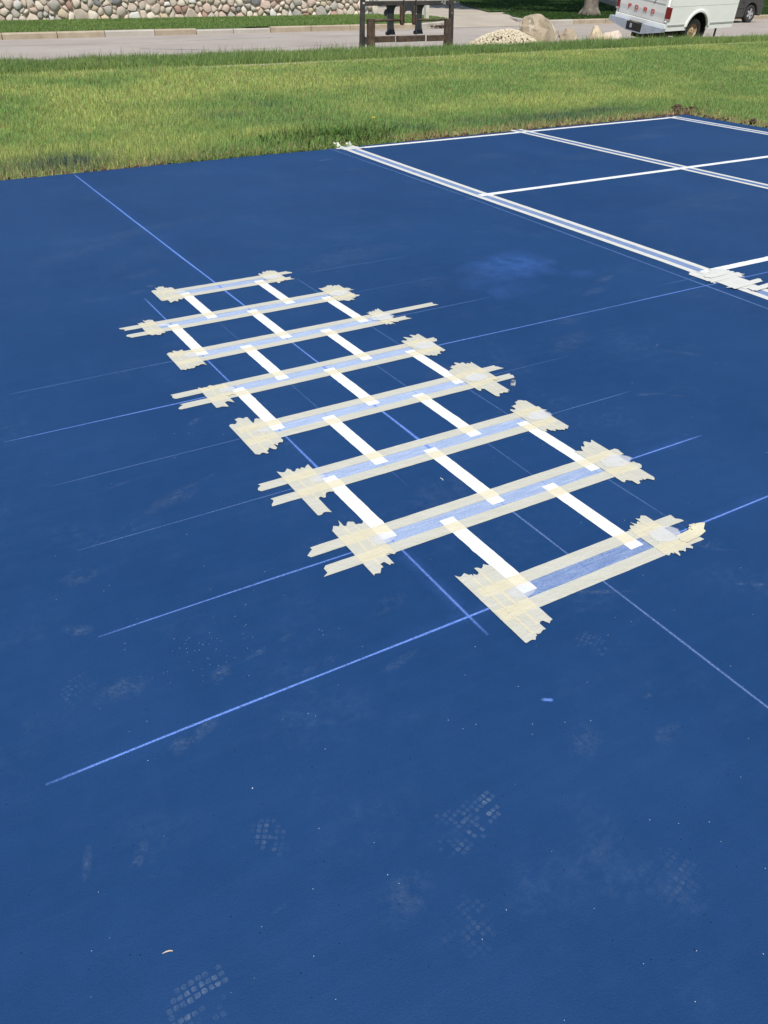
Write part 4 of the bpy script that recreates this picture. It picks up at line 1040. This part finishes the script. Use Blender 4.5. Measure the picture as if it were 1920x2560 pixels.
def side(y, s, name):
    arc = [(WX+.435*math.cos(q), WZ+.435*math.sin(q)) for q in [PI*(1-k/18)+.0 for k in range(19)] if WZ+.435*math.sin(q) > .005]
    poly = [(0.0, 0.0)]+[(arc[0][0]-.0, 0.0)]+arc+[(arc[-1][0], .0), (BL-.05, .0), (BL, .14), (BL, RAIL), (0, RAIL)]
    mb = MB(); mb.prism(poly, 'y', y, y+s*.045); o = mb.build(name, M_tw, t)
    # upper band stands proud above the crease, flare round the wheel
    mb = MB(); mb.prism([(.10, .60), (BL-.004, .60), (BL-.004, RAIL-.01), (.004, RAIL-.01), (.004, .64)], 'y', y-s*.004, y-s*.0005)
    mb.build('crease_band', M_tw, o, bevel=.006)
    fl = [(WX+r_*math.cos(q), WZ+r_*math.sin(q)) for r_, qs in ((.437, range(0, 19)), (.505, range(18, -1, -1))) for q in [PI*(1-k/18) for k in qs] if WZ+r_*math.sin(q) > .01]
    mb = MB(); mb.prism(fl, 'y', y-s*.030, y-s*.0006); mb.build('wheel_flare', M_tw, o, bevel=.01)
    for x0, x1 in ((.02, WX-.52), (WX+.52, BL-.03)):
        mb = MB(); mb.box(x0, x1, min(y-s*.012, y-s*.0006), max(y-s*.012, y-s*.0006), .125, .160); mb.build('trim_strip', M_grey, o)
    return o
side(0, 1, 'bed_side'); side(BW, -1, 'bed_side')
mb = MB(); mb.box(.05, BL-.02, .48, BW-.48, .13, .17); mb.box(.05, .70, .05, .4795, .13, .17); mb.box(1.75, BL-.02, .05, .4795, .13, .17); mb.box(.05, .70, BW-.4795, BW-.05, .13, .17); mb.box(1.75, BL-.02, BW-.4795, BW-.05, .13, .17); mb.box(BL-.05, BL-.004, .048, BW-.048, .17, RAIL-.05); mb.build('bed_floor', M_tg, t)
mb = MB(); mb.prism([(-.028, .185), (-.030, .30), (-.040, .42), (-.030, .66), (-.036, RAIL), (.030, RAIL), (.030, .185)], 'y', .135, BW-.135); tg = mb.build('tailgate', M_tg, t, bevel=.008)
mb = MB(); mb.box(-.046, -.0385, .16, BW-.16, .655, .672); mb.build('crease_rib', M_tg, tg)
mb = MB(); mb.box(-.052, -.040, 1.0, 1.16, .70, .745); mb.build('tailgate_handle', M_dark, tg)
# lettering: red strokes standing on the tailgate, mirrored along y (text reads from the rear)
def letter(ch, yc, z0):
    hgt, wdt, sw = .108, .13, .030
    segs = {'F': [(0, 0, sw, 1), (sw/wdt*0+0, 1, 1, -1), (0, .5, .8, -.5)], }
    mb = MB()
    def bar(a, b, c, d):                                       # a..b across (0..wdt), c..d up
        mb.box(-.0475, -.0415, yc+wdt/2-b, yc+wdt/2-a, z0+c, z0+d)
    s = .027
    if ch == 'F': bar(0, s, 0, hgt); bar(s, wdt, hgt-s, hgt); bar(s, wdt*.75, hgt*.5-s/2, hgt*.5+s/2-.004)
    if ch in 'OD': bar(0, s, 0, hgt); bar(wdt-s, wdt, .006 if ch == 'D' else 0, hgt-(.006 if ch == 'D' else 0)); bar(s, wdt-s, hgt-s, hgt); bar(s, wdt-s, 0, s)
    if ch == 'R': bar(0, s, 0, hgt); bar(wdt-s, wdt, hgt*.5, hgt); bar(s, wdt-s, hgt-s, hgt); bar(s, wdt-s, hgt*.42-s/2, hgt*.42+s/2); bar(wdt-s*1.3, wdt-s*.1, 0, hgt*.42-s/2)
    mb.build('letter', M_redl, tg)
for ch, yc in (('F', 1.545), ('O', 1.265), ('R', .905), ('D', .60)): letter(ch, yc, .350)
mb = MB(); mb.box(-.045, -.004, .03, BW-.03, .055, .172); mb.build('rear_sill', M_tw, t, bevel=.01)
for yc, s in ((0, 1), (BW, -1)):
    mb = MB(); y0, y1 = sorted((yc-s*.0165, yc+s*.125)); mb.box(-.030, .075, y0, y1, .255, .585); tl = mb.build('taillight', M_red, t, bevel=.012)
    mb = MB(); y0, y1 = sorted((yc-s*.0185, yc+s*.11)); mb.box(-.033, .05, y0, y1, .265, .305); mb.build('reverse_lens', mat('clear_lens', (.55, .45, .45), .3), tl)
bp = empty('bumper', (0, 0, 0)); bp.parent = t
def wing(y0, y1, h0, h1):
    mb = MB(); v = []
    for y_, hh in ((y0, h0), (y1, h1)): v += [(-.20, y_, .085), (-.21, y_, .085-hh), (-.06, y_, .085-hh), (-.06, y_, .085)]
    mb.add(v, [(0, 1, 5, 4), (1, 2, 6, 5), (2, 3, 7, 6), (3, 0, 4, 7), (3, 2, 1, 0), (4, 5, 6, 7)]); mb.build('bumper_wing', M_gal, bp, bevel=.008)
wing(BW+.04, 1.40, .12, .25); wing(-.04, .76, .10, .27)
mb = MB(); mb.box(-.185, -.06, .765, 1.395, -.15, .05); mb.build('step_plate', M_dark, bp)
mb = MB(); mb.box(-.1935, -.187, 1.16, 1.24, -.09, .02); mb.build('plate_bracket', M_gal, bp)
mb = MB(); mb.box(-.20, -.06, .765, 1.395, -.18, -.155); mb.build('step_lip', M_gal, bp)
mb = MB(); mb.box(.15, .75, .55, 1.45, -.36, -.08); mb.tube([(.5, .3, -.12), (1.9, .3, -.04)], .05, 8); mb.tube([(.1, .22, -.10), (.7, .20, -.15), (1.9, .22, -.02)], .035, 8); mb.box(.1, 2.6, .5, .6, .02, .12); mb.box(.1, 2.6, 1.5, 1.6, .02, .12); mb.tube([(WX, .3, WZ), (WX, BW-.3, WZ)], .05, 8)
mb.build('underbody', M_dark, t)
mb = MB(); mb.tube([(2.20, .12, .05), (2.20, .12, -.30)], .028, 8); mb.box(2.15, 2.25, .07, .17, -.32, -.30); mb.build('jack_stand', M_dark, t)
mb = MB(); mb.lathe_y([(.42, .0), (.42, .46), (.046, .46), (.046, .43)], (WX, 0, WZ), 24); mb.build('wheel_well', M_dark, t)
mb = MB(); mb.tube([(-.042, .62, .60), (-.045, .54, .74), (-.02, .45, RAIL+.01), (.5, .12, RAIL+.02), (1.2, .04, RAIL+.02)], .008, 6); mb.build('tie_strap', M_dark, t)
def wheel(parent, c, r, w, tyre, rim, spokes, far=False):
    wh = empty('wheel', c); wh.parent = parent
    mb = MB(); mb.lathe_y([(.0, r*.60), (-.0, r*.72), (-.012, r*.86), (.012, r*.97), (.05, r), (w-.05, r), (w-.012, r*.97), (w, r*.86), (w-.01, r*.6)], (0, 0, 0), 32)
    for k in range(32):
        a = 2*PI*k/32; mb.box(-.018, .018, .02, w-.02, r*.985, r*1.012, 0, Matrix.Rotation(a, 4, 'Y'))
    mb.build('tyre', tyre, wh, autosm=40)
    mb = MB(); mb.lathe_y([(.02, r*.60), (.012, r*.56), (.05, r*.50), (.06, r*.30), (.02, r*.24), (-.005, r*.14), (-.005, 0)], (0, 0, 0), 24)
    if spokes:
        mb = MB(); mb.lathe_y([(.03, r*.66), (.005, r*.66), (.01, r*.58), (.09, r*.56), (.09, 0)], (0, 0, 0), 28)
        for k in range(spokes):
            a = 2*PI*k/spokes+.3; mb.prism([(-.045, r*.10), (.045, r*.10), (.032, r*.6), (-.032, r*.6)], 'y', .012, .05, 0)
            nv = mb.v[-8:]; Mr = Matrix.Rotation(a, 4, 'Y'); mb.v[-8:] = [tuple(Mr @ Vector(q)) for q in nv]
        mb.lathe_y([(.005, 0), (.005, r*.14), (.05, r*.14)], (0, 0, 0), 16)
    mb.build('rim', rim, wh, autosm=35)
    if spokes:
        mb = MB(); mb.lathe_y([(.088, r*.55), (.086, 0)], (0, 0, 0), 20); mb.build('brake_disc', M_dark, wh)
    else:
        for k in range(5):
            a = 2*PI*k/5; mb = MB(); mb.lathe_y([(.0, 0), (.0, .013), (.05, .013)], (r*.20*math.cos(a), 0, r*.20*math.sin(a)), 8); mb.build('lug_nut', M_dark, wh)
    return wh
wheel(t, (1.17, .06, -.05), WR-.01, .23, M_tyre, M_rim, 0)
w2 = wheel(t, (WX, BW-.035, WZ), WR, .23, M_tyre, M_rim, 0); w2.rotation_euler = (0, 0, PI)

# ------------------------------------------------------------------ dark grey car by the far kerb
M_car = mat('dark_grey_car_paint', (0.050, 0.048, 0.047), .35, noise=.06, scale=3, spec=.6)
M_glass = mat('tinted_glass', (0.010, 0.012, 0.014), .08, spec=.8)
M_alloy = mat('bright_alloy', (0.62, 0.62, 0.62), .35, metal=.6)
t = empty('parked_car', (30.3, 27.2, -.12)); tag(t, 'dark grey car parked at the far kerb behind the truck', 'car')
CL, CW, CR = 4.42, 1.74, .325
wxs = (.86, CL-.72)
def carprof():
    p = [(.06, .30)]
    p += [(.02, .42), (.04, .60), (.10, .68), (.95, .84), (1.15, .90), (3.65, .92), (4.25, .86), (4.36, .76), (4.42, .55), (4.38, .34), (4.30, .24)]
    for wx in (wxs[1], wxs[0]):
        p += [(wx+.40*math.cos(q), CR+.40*math.sin(q)) for q in [PI*k/14 for k in range(15)] if CR+.40*math.sin(q) > .25]
        if wx == wxs[1]: p += [(wx-.42, .20), (wxs[0]+.42, .20)]
    p += [(.3, .24)]
    return p
mb = MB(); mb.prism(carprof(), 'y', 0, CW); mb.build('body', M_car, t, bevel=.03, autosm=40)
mb = MB(); v = []
lo = [(1.10, .905), (3.95, .905)]; 
prof = [(1.05, .90), (1.75, 1.38), (2.1, 1.44), (3.1, 1.42), (3.95, .90)]
n = len(prof); v = [(x, .05 if z < 1 else .22, z) for x, z in prof]+[(x, CW-.05 if z < 1 else CW-.22, z) for x, z in prof]
mb.add(v, [tuple(range(n)), tuple(range(n, 2*n))[::-1]]+[(i, (i+1) % n, n+(i+1) % n, n+i) for i in range(n)]); mb.build('cabin_glass', M_glass, t, bevel=.02)
mb = MB(); v = [(x, .20 if 0 < i < 3 else .2, z) for i, (x, z) in enumerate([(1.8, 1.395), (2.1, 1.455), (3.1, 1.435), (3.25, 1.36)])]
v = v+[(x, CW-.2, z) for x, y, z in v]; mb.add(v, [(0, 1, 5, 4), (1, 2, 6, 5), (2, 3, 7, 6), (0, 3, 2, 1), (4, 5, 6, 7), (0, 4, 7, 3)]); mb.build('roof', M_car, t, bevel=.02)
mb = MB(); mb.box(.95, CL-1.2, -.006, -.0005, .50, .53); mb.build('side_moulding', M_dark, t)
for gx in (2.35, 3.2):
    mb = MB(); mb.box(gx, gx+.01, -.004, -.0008, .32, .90); mb.build('door_gap', M_dark, t)
for gx in (2.2, 3.05):
    mb = MB(); mb.box(gx, gx+.14, -.03, -.001, .75, .78); mb.build('door_handle', M_car, t)
for y_ in (.25, CW-.45):
    mb = MB(); mb.box(CL-.03, CL+.002, y_-.1, y_+.3, .62, .76); mb.build('taillight', M_red, t, bevel=.01)
for wx in wxs:
    wheel(t, (wx, .03, CR), CR, .20, M_tyre, M_alloy, 5)
    q = wheel(t, (wx, CW-.03, CR), CR, .20, M_tyre, M_alloy, 5); q.rotation_euler = (0, 0, PI)
mb = MB(); mb.box(.3, CL-.3, .25, CW-.25, .14, .22); mb.build('underside', M_dark, t)

# ------------------------------------------------------------------ trees (only the first trunk shows; their crowns throw the shade)
M_bark = mat('grey_bark', (0.10, 0.082, 0.065), .95, scale=7, col2=(.23, .195, .16), bump=1.0, bscale=14)
def tree(loc, label, tr, cc, rad, seed, nl=15000):
    r = random.Random(seed); t = empty('shade_tree', loc); tag(t, label, 'tree', 'shade trees in the yard')
    cc = Vector(cc)-Vector(loc)
    mb = MB(); mb.tube([(0, 0, -.1), (.01, 0, .10), (.02, .02, .35), (.05, .04, 1.2), (.12, .12, 2.5), (cc.x*.3, cc.y*.3, 4.0)], [tr*1.7, tr*1.42, tr*1.12, tr, tr*.9, tr*.7], 16)
    for k in range(5):
        a = 2*PI*k/5; mb.tube([(0.02+math.cos(a)*tr*.9, math.sin(a)*tr*.9, .28), (math.cos(a)*tr*1.5, math.sin(a)*tr*1.5, .08), (math.cos(a)*tr*2.0, math.sin(a)*tr*2.0, -.06)], [tr*.22, tr*.28, tr*.16], 7)
    mb.build('trunk', M_bark, t, smooth=True)
    clumps = []
    for k in range(46):
        while True:
            d = Vector((r.uniform(-1, 1), r.uniform(-1, 1), r.uniform(-1, 1)))
            if d.length < 1: break
        clumps.append((cc+Vector((d.x*rad[0], d.y*rad[1], d.z*rad[2])), r.uniform(1.3, 2.4)))
    mb = MB(); st_ = Vector((cc.x*.3, cc.y*.3, 4.0))
    for k in range(0, 46, 3):
        p = clumps[k][0]; mb.tube([st_, st_.lerp(p, .5)+Vector((0, 0, .5)), p], [tr*.42, tr*.25, .03], 6)
    mb.build('limbs', M_bark, t, smooth=True)
    g = np.random.default_rng(seed); ci = g.integers(0, 46, nl); c = np.array([list(q[0]) for q in clumps])[ci]; rr = np.array([q[1] for q in clumps])[ci]
    d = g.normal(0, 1, (nl, 3)); d /= np.linalg.norm(d, axis=1)[:, None]; p = c+d*(rr*g.random(nl)**.4)[:, None]
    u = g.normal(0, 1, (nl, 3)); u /= np.linalg.norm(u, axis=1)[:, None]; w = np.cross(u, d); w /= np.linalg.norm(w, axis=1)[:, None]+1e-6
    s = g.uniform(.14, .30, nl)[:, None]
    v = np.stack([p-u*s, p+w*s*.55, p+u*s, p-w*s*.55], 1).astype(np.float32)
    me = bpy.data.meshes.new('crown'); me.vertices.add(nl*4); me.vertices.foreach_set('co', v.reshape(-1)); me.loops.add(nl*4); me.loops.foreach_set('vertex_index', np.arange(nl*4, dtype=np.int32))
    me.polygons.add(nl); me.polygons.foreach_set('loop_start', (np.arange(nl)*4).astype(np.int32)); me.update(calc_edges=True)
    ca = me.attributes.new('Col', 'FLOAT_COLOR', 'POINT'); cl = np.ones((nl, 4, 4), np.float32); cl[:, :, :3] = np.clip(np.array((.055, .11, .025))*(1+g.normal(0, .25, (nl, 1))), .01, .3)[:, None, :]; ca.data.foreach_set('color', cl.reshape(-1))
    me.materials.append(M_leaf); o = bpy.data.objects.new('crown', me); C.objects.link(o); o.parent = t
tree((28.45, 31.0, .10), 'thick grey tree trunk on the shaded lawn strip', .27, (31.5, 36.5, 9.2), (8.0, 8.5, 3.2), 4, 26000)
tree((45.6, 46.0, .12), 'second shade tree standing behind the white truck', .25, (43.5, 48, 10), (9, 9, 3.4), 8, 26000)

# ------------------------------------------------------------------ wear on street and driveway
M_crack = mat('crack_filler', (.10, .09, .085), .95)
ROAD = bpy.data.objects['road']
def strip_line(name, pts, w, z, m, parent, seed):
    mb = MB(); v = []; P = [Vector(p) for p in pts]; Q = []
    for a, b in zip(P, P[1:]):
        n = max(2, int((b-a).length/.15))
        for k in range(n): Q.append(a.lerp(b, k/n)+Vector((.05*mnoise.noise((k*.7, seed, 0)), .05*mnoise.noise((k*.7, seed, 5)))))
    Q.append(P[-1])
    for i, q in enumerate(Q):
        d = (Q[min(i+1, len(Q)-1)]-Q[max(i-1, 0)]).normalized(); nr = Vector((-d.y, d.x)); ww = w*(.35+.8*abs(mnoise.noise((i*.5, seed, 9)))+.3)
        v += [(q.x-nr.x*ww/2, q.y-nr.y*ww/2, z), (q.x+nr.x*ww/2, q.y+nr.y*ww/2, z)]
    mb.add(v, [(k*2, k*2+1, k*2+3, k*2+2) for k in range(len(Q)-1)]); mb.build(name, m, parent)
strip_line('crack', [(6.9, 24.3), (7.8, 23.6), (8.4, 23.2)], .05, -.1155, M_crack, ROAD, 1)
strip_line('crack', [(3, 26.6), (7, 26.3), (12, 26.9), (18, 26.2)], .035, -.1155, M_crack, ROAD, 2)
strip_line('crack', [(9.5, 23.0), (14, 23.8), (19, 23.3), (26, 23.9)], .035, -.1155, M_crack, ROAD, 3)
strip_line('crack', [(16.5, 28.4), (19.5, 28.9), (24.5, 28.85)], .06, -.1155, M_crack, ROAD, 4)
strip_line('joint', [(19.9, 32.75), (25.6, 32.75)], .03, .0925, M_crack, drv, 5)
strip_line('joint', [(20.5, 38.0), (27.5, 38.0)], .03, .0925, M_crack, drv, 6)
mb = MB(); rd = random.Random(4)
for i in range(26): rock_mesh(mb, (rd.gauss(0, .13), rd.gauss(0, .10), .03+rd.random()*.05), rd.uniform(.03, .07), i, (1.2, 1, .6), 3, 5, .7)
o = mb.build('leaf_clump', M_clod); o.location = (19.35, 28.9, -.12); tag(o, 'dark clump of fallen leaves at the driveway mouth', 'leaves', kind='stuff')
